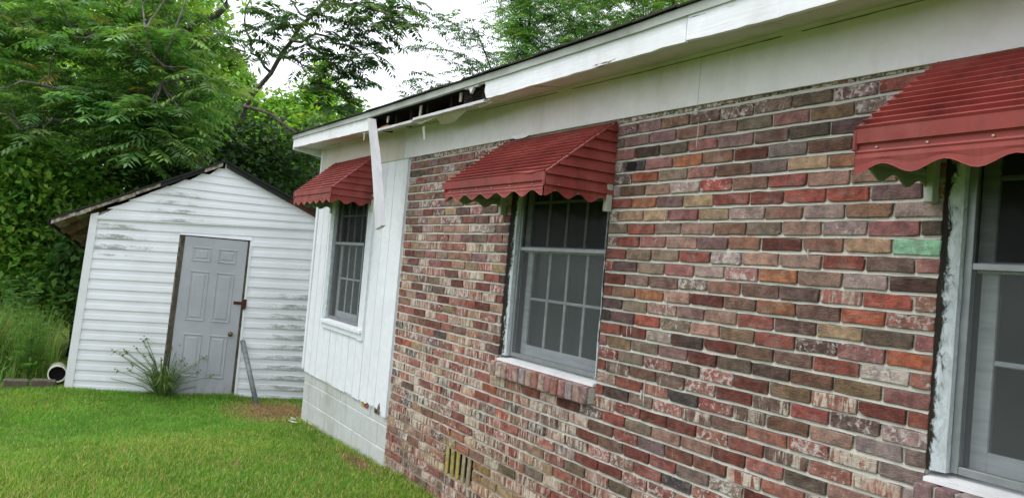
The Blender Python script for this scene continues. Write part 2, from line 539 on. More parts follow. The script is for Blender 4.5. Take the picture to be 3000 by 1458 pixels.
def mk_ground():
    t = NT('lawn_soil')
    p = t.pos()
    n = t.noise(p, 1.3, 5, 0.6)
    n2 = t.noise(p, 26, 6, 0.7)
    c = t.mix(t.ramp(n2, 0.3, 0.7), lin(66, 92, 30), lin(88, 112, 40))
    c = t.mix(t.ramp(n, 0.5, 0.75, 0, 0.7), c, lin(128, 122, 70))
    nm = t.bump(n2, 0.8, 0.03)
    return t.done(c, 0.95, nm, spec=0.1)
M['ground'] = mk_ground()
M['straw'] = mk_simple('straw', (150, 116, 78), 0.95, 0.5, 30, 1.0, col2=(96, 72, 46), dist=0.01)

# ------------------------------------------------------------------ ground
def ground_z(x, y):
    x = np.asarray(x, float); y = np.asarray(y, float)
    z = np.interp(x, [-60, -12, -7, -4.5, -2.4, -0.5, 0.6, 3, 40], [-0.6, -0.35, -0.16, -0.15, -0.10, 0.0, 0.03, 0.03, 0.03])
    z = z - 0.03*np.clip(-y-2.0, 0, 3)/3 + 0.05*np.clip(-y-1.0, 0, 1.2)*np.clip(-x-3.5, 0, 1)*np.clip(7+x, 0, 1)
    z = z + 0.012*np.sin(x*2.1+y*1.3)+0.01*np.sin(y*3.1-x*0.7)
    return z

gx = np.concatenate([np.linspace(-160, -14, 22), np.linspace(-12, 8, 81), np.linspace(10, 120, 18)])
gy = np.concatenate([np.linspace(-120, -9, 18), np.linspace(-8, 4, 49), np.linspace(6, 160, 22)])
GX, GY = np.meshgrid(gx, gy, indexing='ij')
GV = np.stack([GX, GY, ground_z(GX, GY)], -1).reshape(-1, 3)
ii = np.arange(len(gx)*len(gy)).reshape(len(gx), len(gy))
quads = np.stack([ii[:-1, :-1], ii[1:, :-1], ii[1:, 1:], ii[:-1, 1:]], -1).reshape(-1, 4)
tag(link_mesh('ground', arr_mesh('ground', GV, [quads], smooth=True), M['ground']), 'sloping green lawn ground running up to the house and shed', kind='structure')

# ------------------------------------------------------------------ house
house = empty('house', (0, 0, 0))
tag(house, 'single-storey brick and white panel house with damaged eave and three awning windows', 'house')
H = 0.0677
MORT = 0.0150
L0 = 2.64
WIN_M = (1.735, 2.79)
WIN_R = (4.64, 5.70)
SILL_Z = 1.088

PAL = {'R': (132, 76, 67), 'r': (152, 82, 74), 'O': (152, 106, 78), 'o': (160, 92, 68), 'B': (134, 102, 88), 'b': (152, 126, 115),
       'K': (70, 66, 68), 'D': (102, 82, 76), 'M': (124, 98, 99), 'm': (154, 140, 139), 'G': (126, 114, 101), 'T': (160, 139, 113),
       'P': (146, 102, 100), 'W': (148, 98, 87), 'w': (186, 177, 179), 'E': (140, 184, 156)}
ROWS = {1: "M* M* B* D* D* G* G~ M* R* R*", 2: "M. M. M. B. G. G. P. T~ G* G*", 3: "P. D~ G~ P. M. D. G~ M~ M. M.",
        4: "m* K. P. O. B. R~ m~ B~ B. B.", 5: "D* o. G. P. B~ m~ T. O. B. B.", 6: "m. B~ b. m* r* B. R. b. b. P.",
        7: "R. O. M. T. R. R. r. r. M. O*", 8: "M* T. T* P. T. m* B. m* B. m.", 9: "G. R. b. b. B. G. b. m* P. G~",
        10: "M* R. P* b. M. B. R~ B. T. E.", 11: "R. G. G. R. m* b. b. R. D. P*", 12: "r* M~ G. P. m. P* O. b. m. D~",
        13: "R~ b. b~ G* B. D. D. W| r. B*", 14: "R. B. O. b. R~ b~ O. b~ o. W*", 15: "M~ G. b* M. b. R. D. T. G~ P*",
        16: "K. M~ r. G* b. T~ R. D* P* o.", 17: "R. R~ m* D~ R~ B~ b~ R. w* W*", 18: "P. T~ G. M. R~ G~ D~ B~ T~ P.",
        19: "R* G. W* G~ W* R~ T~ W| R~ R.", 20: "R. D| B~ D* W* R~ D| r. D* m*", 21: "b* R. W| K. R* D| B~ b. m. m~",
        22: "R. D~ G. W* D| b~ W* R* W| m~", 23: "R| R* R~ R~ W* R. D| W* W| m.", 24: "B~ R. G. b* b. R~ W* G~ b. m."}
ROWS = {k: v.split() for k, v in ROWS.items()}

def brick_style(r, xc, zc):
    """colour and surface of one brick: (rgb, (blotch, streak, bark, algae))"""
    alg = 0.0
    dx, dz = abs(xc-1.45)/0.75, abs(zc-0.42)/0.26
    if dx < 1 and dz < 1: alg = max(0, 1-math.hypot(dx, dz))*random.uniform(0.0, 0.95)
    if r in ROWS and 2.79 < xc < 4.64:
        first = 2.86 if r % 2 == 0 else 2.96
        i = 0 if xc < first else 1+int((xc-first)/0.20023)
        c, tx = ROWS[r][min(i, 9)]
    else:
        if zc > 2.15: cs = 'BbPbMGbBPmRTB'; ts = '.*.~.*'
        elif zc > 1.75: cs = 'RbBmPrGTMWbbB'; ts = '.*.~|*'
        elif zc > 1.3: cs = 'RWDBWTOPbRTbW'; ts = '|.*~||'
        elif zc > 0.75: cs = 'RWWDRKBWPoRTB'; ts = '||||*|.'
        else: cs = 'WBDRBKBRTTBGW'; ts = '||.|*|'
        if xc > 2.5 and zc < 1.1: cs = 'RWDBRGRbRKmWR'; ts = '|*.~*~|'
        c, tx = random.choice(cs), random.choice(ts)
        if c == 'K' and random.random() < 0.4: c = 'D'
    rgb = np.array(lin(*PAL[c]))*random.uniform(0.78, 1.06)
    if c != 'E': rgb = rgb*np.array([1.12, 1.0, 0.94])
    else: rgb = np.array(lin(150, 198, 170))
    rgb = rgb*np.array([1+jit(0.06), 1+jit(0.05), 1+jit(0.06)])
    bl = {'.': random.choice((0, 0, 0.12)), '*': random.uniform(0.55, 1.0), '|': 0.15, '~': 0.1}[tx]
    st = {'|': random.uniform(0.75, 1.1)}.get(tx, 0.0)
    if zc < 1.2 and tx != '|': st = max(0, random.uniform(-0.3, 0.6))
    if c == 'w': bl = 1.0
    if c == 'E': bl = st = 0.0
    bk = 1.0 if tx == '~' else (0.25 if random.random() < 0.3 else 0.05)
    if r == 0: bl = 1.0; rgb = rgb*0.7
    if zc < 0.75: rgb = rgb*np.array([0.92, 0.9, 0.84])
    return tuple(rgb)+(1,), (bl, st, bk, alg)

def brick_geo(w, h, yf, depth=0.05, rag=1.0):
    """front-facing (-Y) brick with worn arrises, about its centre; ~44 triangles"""
    a = 0.0022*rag
    def ring(ins, y, j):
        x, z = w/2-ins, h/2-ins
        pts = [(-x+a, -z), (-x*0.35, -z), (x*0.3, -z), (x-a, -z), (x, -z+a), (x, z-a), (x-a, z), (x*0.35, z), (-x*0.3, z), (-x+a, z), (-x, z-a), (-x, -z+a)]
        return [(px+jit(j), y+jit(0.0006), pz+jit(j*0.8)) for px, pz in pts]
    n = 12
    tlt = (jit(0.006), jit(0.012))
    r0 = ring(0, depth, 0)
    r1 = ring(0, yf+0.0025, 0.0022*rag)
    if random.random() < .28 and w > .08:      # a chipped corner
        (i0, i1), sx, sz_ = random.choice((((11, 0), 1, 1), ((4, 3), -1, 1), ((5, 6), -1, -1), ((10, 9), 1, -1)))
        cx, cz = random.uniform(.006, .022), random.uniform(.004, .014)
        r1[i0] = (r1[i0][0], r1[i0][1], r1[i0][2]+sz_*cz); r1[i1] = (r1[i1][0]+sx*cx, r1[i1][1], r1[i1][2])
    r2 = [(x*(1-0.005/w)+jit(0.0006), yf+jit(0.0005), z*(1-0.005/h)+jit(0.0006)) for x, _, z in r1]
    vs = r0+r1+r2
    vs = [(x, y+tlt[0]*x+tlt[1]*z if i >= n else y, z) for i, (x, y, z) in enumerate(vs)]
    fs = [tuple(range(2*n, 3*n))]
    for k in (0, 1):
        for i in range(n):
            fs.append((k*n+i, k*n+(i+1) % n, k*n+n+(i+1) % n, k*n+n+i))
    return vs, fs

def pix(p):
    d = np.asarray(p)-CAM
    z = d@FWD
    return 1500+F_PX*(d@RIGHT)/z, 729-F_PX*(d@UP)/z

brick_wall = None
bricks = []
for r in range(0, 43):
    z1, z0 = L0-H*(r-1), L0-H*r
    zc = (z0+z1)/2
    spans = [[0.012, 6.6]]
    cuts = []
    if zc > SILL_Z: cuts += [WIN_M, WIN_R]
    if 33 <= r <= 35: cuts.append((1.105, 1.525))
    for c0, c1 in sorted(cuts):
        last = spans.pop()
        spans += [[last[0], c0-(0.0 if c0 == WIN_M[0] or c0 == WIN_R[0] else 0.004)], [c1, last[1]]]
    off = 0.2576+(0 if r % 2 == 0 else 0.1001)
    for s0, s1 in spans:
        js = [s0]
        k = math.floor((s0-off)/0.20023)
        while True:
            k += 1
            x = off+k*0.20023
            if x > s1-0.045: break
            if x < s0+0.045: continue
            js.append(x+jit(0.010))
        js.append(s1)
        for a, b in zip(js[:-1], js[1:]):
            la = 0.0058 if a > s0 else 0.004
            lb = 0.0058 if b < s1 else 0.0
            xc, w = (a+la+b-lb)/2, (b-lb-a-la)
            bricks.append((r, xc, zc+jit(0.0025), w, H-MORT+jit(0.0035)))

def area(bk):
    r, xc, zc, w, h = bk
    q = [pix((xc+sx*w/2, 0, zc+sz*h/2)) for sx, sz in ((-1, -1), (1, -1), (1, 1), (-1, 1))]
    cx = sum(p[0] for p in q)/4; cy = sum(p[1] for p in q)/4
    if not (0 < cx < 3000 and 0 < cy < 1458) or (np.array((xc, 0, zc))-CAM)@FWD < 0.3: return 0
    return abs(sum(q[i][0]*q[(i+1) % 4][1]-q[(i+1) % 4][0]*q[i][1] for i in range(4)))/2

# mortar bed: the wall the bricks stand in
mb = MB()
YM0, YM1 = 0.005, 0.11
ZB, ZT = -0.35, 2.675
mb.box(0.0, 1.105, YM0, YM1, ZB, ZT)
mb.box(1.105, 1.525, YM0, YM1, ZB, 0.27); mb.box(1.105, 1.525, YM0, YM1, 0.474, ZT)
mb.box(1.525, WIN_M[0], YM0, YM1, ZB, ZT)
mb.box(WIN_M[0], WIN_M[1], YM0, YM1, ZB, SILL_Z); mb.box(WIN_M[0], WIN_M[1], YM0, YM1, 2.60, ZT)
mb.box(WIN_M[1], WIN_R[0], YM0, YM1, ZB, ZT)
mb.box(WIN_R[0], WIN_R[1], YM0, YM1, ZB, SILL_Z); mb.box(WIN_R[0], WIN_R[1], YM0, YM1, 2.60, ZT)
mb.box(WIN_R[1], 6.6, YM0, YM1, ZB, ZT)
brick_wall = mb.build('brick_wall', M['mortar'], house)
# struck bed joints, a little proud along their lower lip
mb = MB()
for r in range(0, 42):
    zl = L0-H*r
    for x0, x1 in ([(0.004, 1.733), (2.792, 4.638), (5.702, 6.6)] if zl > SILL_Z+0.03 else [(0.004, 6.6)]):
        if 33 <= r <= 34: segs = [(x0, 1.10), (1.53, x1)]
        else: segs = [(x0, x1)]
        for a, b in segs:
            n = max(2, int((b-a)/0.05))
            vs, fs = [], []
            for i in range(n+1):
                x = a+(b-a)*i/n
                j = jit(0.0022); j2 = jit(0.0022)
                up, dn = zl+MORT/2+0.002+j, zl-MORT/2-0.0015+j2
                if r == 0: up = zl+0.03
                y1 = -0.0035+jit(0.002)
                vs += [(x, 0.006, up+0.001), (x, 0.0025+jit(0.001), up), (x, y1, dn+0.003), (x, 0.006, dn)]
            for i in range(n):
                for k in range(3):
                    fs.append((i*4+k, i*4+k+1, i*4+5+k, i*4+4+k))
            mb.add(vs, fs)
o = mb.build('mortar_joint', M['mortar'], brick_wall)

bricks.sort(key=area, reverse=True)
NB = 280
rest = MB()
for i, (r, xc, zc, w, h) in enumerate(bricks):
    col, dirt = brick_style(r, xc, zc)
    vs, fs = brick_geo(w, h, -0.008+jit(0.0022), 0.04, 1.0+0.5*random.random())
    if i < NB:
        q = MB(); q.cur, q.dir = col, dirt
        q.add(vs, fs)
        o = q.build('brick', M['brick'], brick_wall)
        o.location = (xc, 0, zc)
    else:
        rest.cur, rest.dir = col, dirt
        rest.add([(x+xc, y, z+zc) for x, y, z in vs], fs)
o = rest.build('bricks', M['brick'], brick_wall)
tag(o, kind='stuff')
# burnt-black scar and mortar drips
q = MB(); q.cur = (1, 1, 1, 1)
pts = []
for k in range(16):
    a = 2*math.pi*k/16
    rr = 0.032*(1+jit(0.25))
    pts.append((2.945+rr*1.25*math.cos(a), -0.0135, L0-3.5*H+rr*0.75*math.sin(a)))
q.prism(pts[::-1], (0, 0.006, 0))
q.build('scar', M['black'], brick_wall)
for (x, z, l, wd) in ((3.42, 2.60, 0.16, 0.004), (3.30, 1.74, 0.1, 0.004), (3.19, 1.30, 0.14, 0.004), (3.17, 1.24, 0.05, 0.008), (3.30, 1.33, 0.07, 0.003), (3.4, 2.65, 0.03, 0.02), (2.95, 2.33, 0.04, 0.003), (3.02, 1.55, 0.06, 0.003), (3.05, 1.56, 0.05, 0.003), (3.24, 2.15, 0.05, 0.003), (4.1, 1.98, 0.05, 0.004)):
    q = MB()
    q.tube([(x, -0.0075, z), (x+jit(.003), -0.0085, z-l*.4), (x+jit(.004), -0.0078, z-l*.8), (x+jit(.004), -0.0075, z-l)], [wd*.5, wd*.6, wd*.5, wd*.2], 6)
    q.build('mortar_drip', M['paper'], brick_wall)

# brick vent
vent = empty('brick_vent', (1.315, 0, 0.372), parent=house)
q = MB(); q.box(-0.21, 0.21, 0.09, 0.105, -0.101, 0.101)
q.build('vent_back', M['black'], vent)
for k in range(5):
    x = -0.175+k*0.082
    vs, fs = brick_geo(0.044, 0.196, -0.004, 0.005)
    q = MB()
    q.cur = tuple(np.array(lin(150, 138, 112))*random.uniform(.9, 1.1))+(1,)
    q.dir = (0.3, 0.3, 0.1, random.uniform(0.45, 0.9) if k < 3 else random.uniform(0.15, .5))
    q.add(vs, fs)
    o = q.build('brick', M['brick'], vent)
    o.location = (x, 0, jit(0.004))

# ---- white frieze board under the eave
SOF_IN = lambda x: float(np.interp(x, [-2.46, 1.35, 3.0, 9], [2.985, 2.949, 2.925, 2.91]))
FR_BOT = lambda x: float(np.interp(x, [-2.46, 0, 2.74, 4.54, 9], [2.69, 2.680, 2.672, 2.656, 2.64]))
for a, b, mt in ((-2.44, -0.105, 'soffit_paint'), (-0.102, 3.418, 'frieze_paint'), (3.421, 6.6, 'frieze_paint')):
    q = MB()
    n = max(2, int((b-a)/0.4))
    for i in range(n):
        x0, x1 = a+(b-a)*i/n, a+(b-a)*(i+1)/n
        yf = -0.022
        q.hexa([(x0, yf, FR_BOT(x0)), (x1, yf, FR_BOT(x1)), (x1, 0.1, FR_BOT(x1)), (x0, 0.1, FR_BOT(x0)), (x0, yf, SOF_IN(x0)+.03), (x1, yf, SOF_IN(x1)+.03), (x1, 0.1, SOF_IN(x1)+.03), (x0, 0.1, SOF_IN(x0)+.03)])
    q.build('frieze_board', M[mt], house)
# broken lower lip of the frieze above the middle awning
q = MB()
q.prism([(1.70, -0.026, 2.690), (1.70, -0.026, 2.676), (1.78, -0.027, 2.662), (1.88, -0.027, 2.666), (1.92, -0.026, 2.676), (1.93, -0.026, 2.69)], (0, 0.003, 0))
q.build('paint_flake', M['sill_paint'], house)

# ---- eave: soffit, fascia, edge strip
FA_BOT = lambda x: float(np.interp(x, [-2.64, -0.335, 1.82, 3.1, 3.6, 4.05, 9], [2.965, 2.906, 2.879, 2.877, 2.876, 2.863, 2.855]))
ST_BOT = lambda x: float(np.interp(x, [-2.64, -0.27, 2.0, 3.1, 3.9, 9], [3.063, 3.014, 2.991, 2.986, 2.989, 2.98]))
ST_TOP = lambda x: float(np.interp(x, [-2.64, -0.263, 1.89, 3.08, 3.6, 9], [3.103, 3.060, 3.036, 3.026, 3.032, 3.03]))
YF = -0.30
def strip_mesh(q, x0, x1, n, zb, zt, yf, yb, wob=0.0):
    """board along the eave following two lines; front at yf, back at yb"""
    vs, fs = [], []
    for i in range(n+1):
        x = x0+(x1-x0)*i/n
        w1, w2 = jit(wob), jit(wob)
        vs += [(x, yf+jit(wob*.5), zb(x)+w1), (x, yf+jit(wob*.5), zt(x)), (x, yb, zt(x)), (x, yb, zb(x)+w1)]
    for i in range(n):
        for k in range(4):
            fs.append((i*4+k, i*4+(k+1) % 4, (i+1)*4+(k+1) % 4, (i+1)*4+k))
    fs += [(0, 3, 2, 1), (n*4, n*4+1, n*4+2, n*4+3)]
    q.add(vs, fs)
q = MB(); strip_mesh(q, -2.64, -0.27, 40, FA_BOT, lambda x: ST_BOT(x)+0.02, YF, YF+0.02, 0.003); q.build('fascia_board', M['fascia_paint'], house)
# right fascia boards, the first with a rotted, toothed end
top = lambda x: ST_BOT(x)+0.02
poly = [(1.40, top(1.40)), (1.405, 3.0), (1.47, 2.997), (1.50, 2.984), (1.53, 2.992), (1.56, 2.968), (1.575, 2.947), (1.59, 2.964), (1.61, 2.985), (1.66, 2.98), (1.70, 2.992), (1.735, 2.985), (1.75, 2.995), (1.775, 2.975), (1.77, 2.93), (1.787, 2.90), (1.80, 2.882)]
pts = [(x, YF-0.002, z) for x, z in poly]
xs = np.linspace(1.85, 3.596, 24)
pts += [(x, YF+jit(.001), FA_BOT(x)+jit(0.003)) for x in xs]
pts += [(3.596, YF, top(3.596)), (2.6, YF, top(2.6))]
q = MB(); q.prism(pts, (0, 0.018, 0)); o = q.build('fascia_board', M['fascia_paint'], house)
fixnormals(o.data)
q = MB(); strip_mesh(q, 3.604, 6.6, 60, FA_BOT, lambda x: ST_BOT(x)+0.02, YF-0.004, YF+0.02, 0.0018); q.build('fascia_board', M['fascia_paint'], house)
# rotted wood left behind the paint
rngr = random.Random(3)
q = MB()
for k in range(70):
    x = 1.42+0.37*rngr.random(); z = 2.888+0.085*rngr.random()
    l, hh = 0.02+0.06*rngr.random(), 0.004+0.008*rngr.random()
    y = YF+0.012+0.02*rngr.random()
    q.hexa([(x, y, z), (x+l, y+rngr.uniform(-.008, .008), z+rngr.uniform(-.006, .006)), (x+l, y+.02, z), (x, y+.02, z), (x, y+.003, z+hh), (x+l, y+.004, z+hh*rngr.random()), (x+l, y+.02, z+hh), (x, y+.02, z+hh)])
q.box(1.42, 1.80, YF+0.032, YF+0.06, 2.895, 2.99)
q.build('rotted_wood', M['rot_wood'], house)
q = MB(); strip_mesh(q, -2.65, 6.6, 90, ST_BOT, ST_TOP, YF-0.016, YF+0.012, 0.0012); q.build('edge_strip', M['strip_paint'], house)
# soffit panels
def soffit(x0, x1, mat, n=16, sag=0.0, rag=0.0, soff=0.012):
    q = MB()
    vs, fs = [], []
    for i in range(n+1):
        x = x0+(x1-x0)*i/n
        so = FA_BOT(x)+soff-sag*math.sin(math.pi*i/n)
        yo = YF+0.02+abs(jit(rag))
        for t in (0, 0.33, 0.66, 1):
            vs.append((x, yo+(0.1-yo)*t*0.76, so+(SOF_IN(x)-so)*t+jit(0.0012)))
        vs.append((x, yo+(0.1-yo)*0.76, SOF_IN(x)+0.012))
        vs.append((x, yo, so+0.012))
    for i in range(n):
        for k in range(6):
            fs.append((i*6+k, i*6+(k+1) % 6, (i+1)*6+(k+1) % 6, (i+1)*6+k))
    fs += [tuple(range(5, -1, -1)), tuple(range(n*6, n*6+6))]
    q.add(vs, fs)
    return q.build('soffit_board', M[mat], house)
soffit(-2.62, -0.50, 'soffit_paint'); soffit(-0.49, 0.92, 'soffit_paint', 16, 0.0, 0.006, -0.012); soffit(0.925, 2.30, 'soffit_paint', 16, 0.006, 0.006, 0.0)
soffit(2.305, 4.0, 'soffit_paint'); soffit(4.004, 6.6, 'soffit_paint')
# splintered soffit edge strip in the gap
q = MB(); strip_mesh(q, -0.10, 0.62, 14, lambda x: FA_BOT(x)-0.026, lambda x: FA_BOT(x)-0.008, YF+0.006, YF+0.026, 0.0015); strip_mesh(q, 0.64, 1.76, 20, lambda x: FA_BOT(x)-0.016, lambda x: FA_BOT(x)+0.004, YF+0.004, YF+0.03, 0.0018)
q.build('soffit_edge', M['old_board'], house)
# cove strip where soffit meets wall
q = MB(); strip_mesh(q, -2.44, 6.6, 90, lambda x: SOF_IN(x)-0.022, lambda x: SOF_IN(x)+0.004, -0.034, -0.02, 0.0012); q.build('cove_strip', M['frieze_paint'], house)
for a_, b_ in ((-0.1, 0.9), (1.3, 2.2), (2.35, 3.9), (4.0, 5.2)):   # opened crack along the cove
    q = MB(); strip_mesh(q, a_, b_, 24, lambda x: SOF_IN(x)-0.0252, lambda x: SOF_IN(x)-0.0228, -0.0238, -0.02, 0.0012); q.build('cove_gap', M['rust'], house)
# hanging paint skins
def skin(pts0, pts1):
    n = len(pts0)
    q = MB()
    q.add([p for p in pts0]+[p for p in pts1], [(i, i+1, n+i+1, n+i) for i in range(n-1)])
    q.build('hanging_paint', M['soffit_paint'], house)
skin([(0.45, -0.268, 2.872), (0.62, -0.262, 2.874), (0.74, -0.26, 2.866), (0.98, -0.26, 2.874), (1.25, -0.262, 2.876), (1.5, -0.265, 2.878)],
     [(0.46, -0.266, 2.871), (0.60, -0.258, 2.868), (0.70, -0.25, 2.852), (0.96, -0.256, 2.866), (1.22, -0.258, 2.872), (1.49, -0.264, 2.877)])
skin([(0.98, -0.262, 2.874), (1.08, -0.25, 2.872), (1.2, -0.25, 2.873), (1.34, -0.255, 2.876), (1.42, -0.255, 2.877)],
     [(0.93, -0.19, 2.832), (1.02, -0.15, 2.838), (1.12, -0.16, 2.846), (1.22, -0.2, 2.842), (1.42, -0.24, 2.862)])
skin([(0.66, -0.22, 2.842), (0.70, -0.22, 2.842)], [(0.665, -0.2, 2.735), (0.69, -0.2, 2.75)])
skin([(1.60, -0.262, 2.868), (1.80, -0.265, 2.872)], [(1.62, -0.25, 2.852), (1.81, -0.258, 2.862)])
skin([(-0.43, -0.29, 2.90), (-0.40, -0.29, 2.90)], [(-0.45, -0.28, 2.835), (-0.43, -0.28, 2.83)])
# rafters and blocking seen through the gap
for x in (-0.42, 0.0, 0.31, 0.62, 1.03, 1.44, 1.95):
    q = MB()
    q.hexa([(x, YF+0.12, 2.93), (x+0.036, YF+0.12, 2.93), (x+0.036, 0.4, 2.98), (x, 0.4, 2.98), (x, YF+0.12, 3.03), (x+0.036, YF+0.12, 3.03), (x+0.036, 0.4, 3.14), (x, 0.4, 3.14)])
    q.build('rafter', M['attic_wood'], house)
q = MB(); q.bbox(-0.16, 0.03, YF+0.05, YF+0.09, 2.895, 2.93, .004); q.build('blocking', M['cut_wood'], house)
for x, l in ((0.70, .10), (1.36, .06), (0.05, .05)):
    q = MB()
    q.hexa([(x, YF+.025, 2.985-l), (x+.025, YF+.025, 2.985-l), (x+.025, YF+.035, 2.985-l), (x, YF+.035, 2.985-l), (x-.01, YF+.03, 2.99), (x+.02, YF+.03, 2.99), (x+.02, YF+.04, 2.99), (x-.01, YF+.04, 2.99)])
    q.build('splinter', M['weathered'], house)
# boxed return at the left end of the eave
q = MB()
q.prism([(-2.655, -0.30, 2.945), (-2.655, 0.031, 2.900), (-2.655, 0.031, 3.10), (-2.655, -0.30, 3.07)], (0.018, 0, 0))
q.prism([(-2.64, 0.02, 2.905), (-2.45, 0.02, 2.93), (-2.45, 0.02, 3.1), (-2.64, 0.02, 3.1)], (0, .015, 0))
o = q.build('eave_return', M['fascia_paint'], house); fixnormals(o.data)

# roof: deck, felt, tabbed shingle edge
q = MB()
SL = 0.27
def roof_slab(y0, y1, x0, x1, zt, th):
    q.hexa([(x0, y0, zt(x0, y0)-th), (x1, y0, zt(x1, y0)-th), (x1, y1, zt(x1, y1)-th), (x0, y1, zt(x0, y1)-th), (x0, y0, zt(x0, y0)), (x1, y0, zt(x1, y0)), (x1, y1, zt(x1, y1)), (x0, y1, zt(x0, y1))])
rz = lambda x, y: ST_TOP(x)+0.003+SL*(y+0.31)
for a, b in ((-2.66, -0.3), (-0.3, 1.9), (1.9, 3.6), (3.6, 6.6)):
    roof_slab(-0.31, 4.5, a, b, rz, 0.02)
    q.hexa([(a, 4.5, rz(a, 4.5)-.02), (b, 4.5, rz(b, 4.5)-.02), (b, 9.2, rz(b, -.31)-.02), (a, 9.2, rz(a, -.31)-.02), (a, 4.5, rz(a, 4.5)), (b, 4.5, rz(b, 4.5)), (b, 9.2, rz(b, -.31)), (a, 9.2, rz(a, -.31))])
roof = q.build('roof', M['attic_wood'], house)
q = MB()
q.prism([(-2.45, 0.0, 2.98), (-2.45, 8.8, 2.98), (-2.45, 4.5, 4.25)], (0.05, 0, 0))
o = q.build('gable_wall', M['panel_paint'], house); fixnormals(o.data)
x = -2.68
k = 0
while x < 6.6:
    w = 0.30+jit(0.02)
    q = MB()
    d = jit(0.006)
    za, zb_ = rz(x, -0.31)+0.003, rz(x+w, -0.31)+0.003
    sagl, sagr = jit(0.003), jit(0.003)
    q.hexa([(x+.002, -0.336+d, za-0.004+sagl), (x+w-.002, -0.336+d+jit(.004), zb_-0.004+sagr), (x+w-.002, 0.0, zb_+SL*.31), (x+.002, 0.0, za+SL*.31),
            (x+.002, -0.336+d, za+0.006+sagl), (x+w-.002, -0.336+d, zb_+0.006+sagr), (x+w-.002, 0.0, zb_+SL*.31+.006), (x+.002, 0.0, za+SL*.31+.006)])
    q.build('shingle', M['shingle'], roof)
    x += w
q = MB()
roof_slab(0.0, 4.5, -2.66, 6.6, lambda x, y: rz(0, y)+0.055, 0.04)
q.build('shingle_field', M['shingle'], roof)

# ---- white grooved panel wall at the left end
pw = empty('panel_wall', (0, 0, 0), parent=house)
xw0, xw1 = -2.40, -0.105
WL = (-1.885, -0.835); WLZ0 = 1.105
rngp = random.Random(5)
nb = 12
for k in range(nb):
    a = xw0+(xw1-xw0)*k/nb; b = xw0+(xw1-xw0)*(k+1)/nb
    ga, gb = a+0.004, b-0.004
    bot = 0.475+jit(0.006)
    def board(u0, u1, z0, z1, ragged):
        q = MB()
        yf = -0.012+jit(0.0012)
        if ragged:
            n = 6
            low = [(u0+(u1-u0)*i/n, yf, z0+(jit(0.012) if k > 8 else jit(0.003))) for i in range(n+1)]
            if k == 11: low[3] = (low[3][0], yf, z0+0.05); low[4] = (low[4][0], yf, z0+0.06)
            pts = low+[(u1, yf, z1), (u0, yf, z1)]
        else: pts = [(u0, yf, z0), (u1, yf, z0), (u1, yf, z1), (u0, yf, z1)]
        q.prism(pts, (0, 0.014, 0))
        o = q.build('siding_board', M['panel_paint'], pw); fixnormals(o.data)
    if gb < WL[0] or ga > WL[1]: board(ga, gb, bot, 2.70, True)
    else:
        lo, hi = max(ga, WL[0]), min(gb, WL[1])
        board(ga, gb, bot, WLZ0-0.02, True)
        board(ga, gb, 2.56, 2.70, False)
        if ga < WL[0]: board(ga, WL[0], WLZ0-0.018, 2.558, False)
        if gb > WL[1]: board(WL[1], gb, WLZ0-0.018, 2.558, False)
q = MB()
q.box(xw0, WL[0]+.01, 0.0035, 0.06, 0.46, 2.7); q.box(WL[1]-.01, 0.0, 0.0035, 0.06, 0.46, 2.7); q.box(WL[0]+.01, WL[1]-.01, 0.0035, 0.06, 0.46, WLZ0-.02); q.box(WL[0]+.01, WL[1]-.01, 0.0035, 0.06, 2.56, 2.7)
q.build('sheathing', M['panel_paint'], pw)
q = MB(); q.bbox(-0.100, -0.012, -0.020, 0.05, 0.44, 2.676, .003); q.build('corner_board', M['panel_paint'], pw)
q = MB(); q.bbox(-0.012, 0.006, 0.004, 0.05, 0.44, 2.676, .002); q.build('gap_strip', M['black'], pw)
q = MB(); q.bbox(-2.455, -2.395, -0.028, 0.02, 0.50, 2.95, .003); q.build('corner_board', M['panel_paint'], pw)
q = MB(); q.bbox(-2.465, -2.435, 0.022, 0.09, 0.62, 2.95, .003)
q.hexa([(-2.475, .02, .50), (-2.45, .018, .47), (-2.445, .05, .48), (-2.47, .05, .5), (-2.46, .02, .66), (-2.44, .018, .66), (-2.44, .05, .66), (-2.46, .05, .66)])
q.build('corner_board', M['old_board'], pw)
# glimpse of coloured rags where the panel foot has broken
for x, c in ((-0.62, (196, 160, 40)), (-0.55, (70, 66, 60)), (-0.50, (150, 70, 50)), (-0.30, (60, 56, 52)), (-0.24, (110, 84, 70))):
    q = MB(); q.cur = lin(*c)+(1,); q.dir = (0.2, 0, 0, 0)
    q.add([(x, -0.004, 0.43), (x+.045, -0.004, 0.43), (x+.045, -0.004, .505), (x, -.004, .505), (x, .003, .43), (x+.045, .003, .43), (x+.045, .003, .505), (x, .003, .505)], [(0, 1, 2, 3), (4, 7, 6, 5), (0, 4, 5, 1), (1, 5, 6, 2), (2, 6, 7, 3), (3, 7, 4, 0)])
    q.build('packing', M['brick'], pw)

# ---- concrete block foundation below the panel
fd = MB(); fd.box(-2.41, -0.004, 0.010, 0.18, -0.4, 0.468)
found = fd.build('foundation_wall', M['block_mortar'], house)
zj = [0.466, 0.362, 0.160, -0.042, -0.244, -0.38]
for r in range(5):
    off = -2.41+(-0.2 if r % 2 else 0)
    x = off
    while x < -0.006:
        a, b = max(x, -2.412), min(x+0.4, -0.006)
        if b-a > 0.03:
            q = MB(); q.bbox(a+.005, b-.005, 0.0045+jit(.0015), 0.05, zj[r+1]+.005, zj[r]-.005, .004)
            q.build('concrete_block', M['block'], found)
        x += 0.4
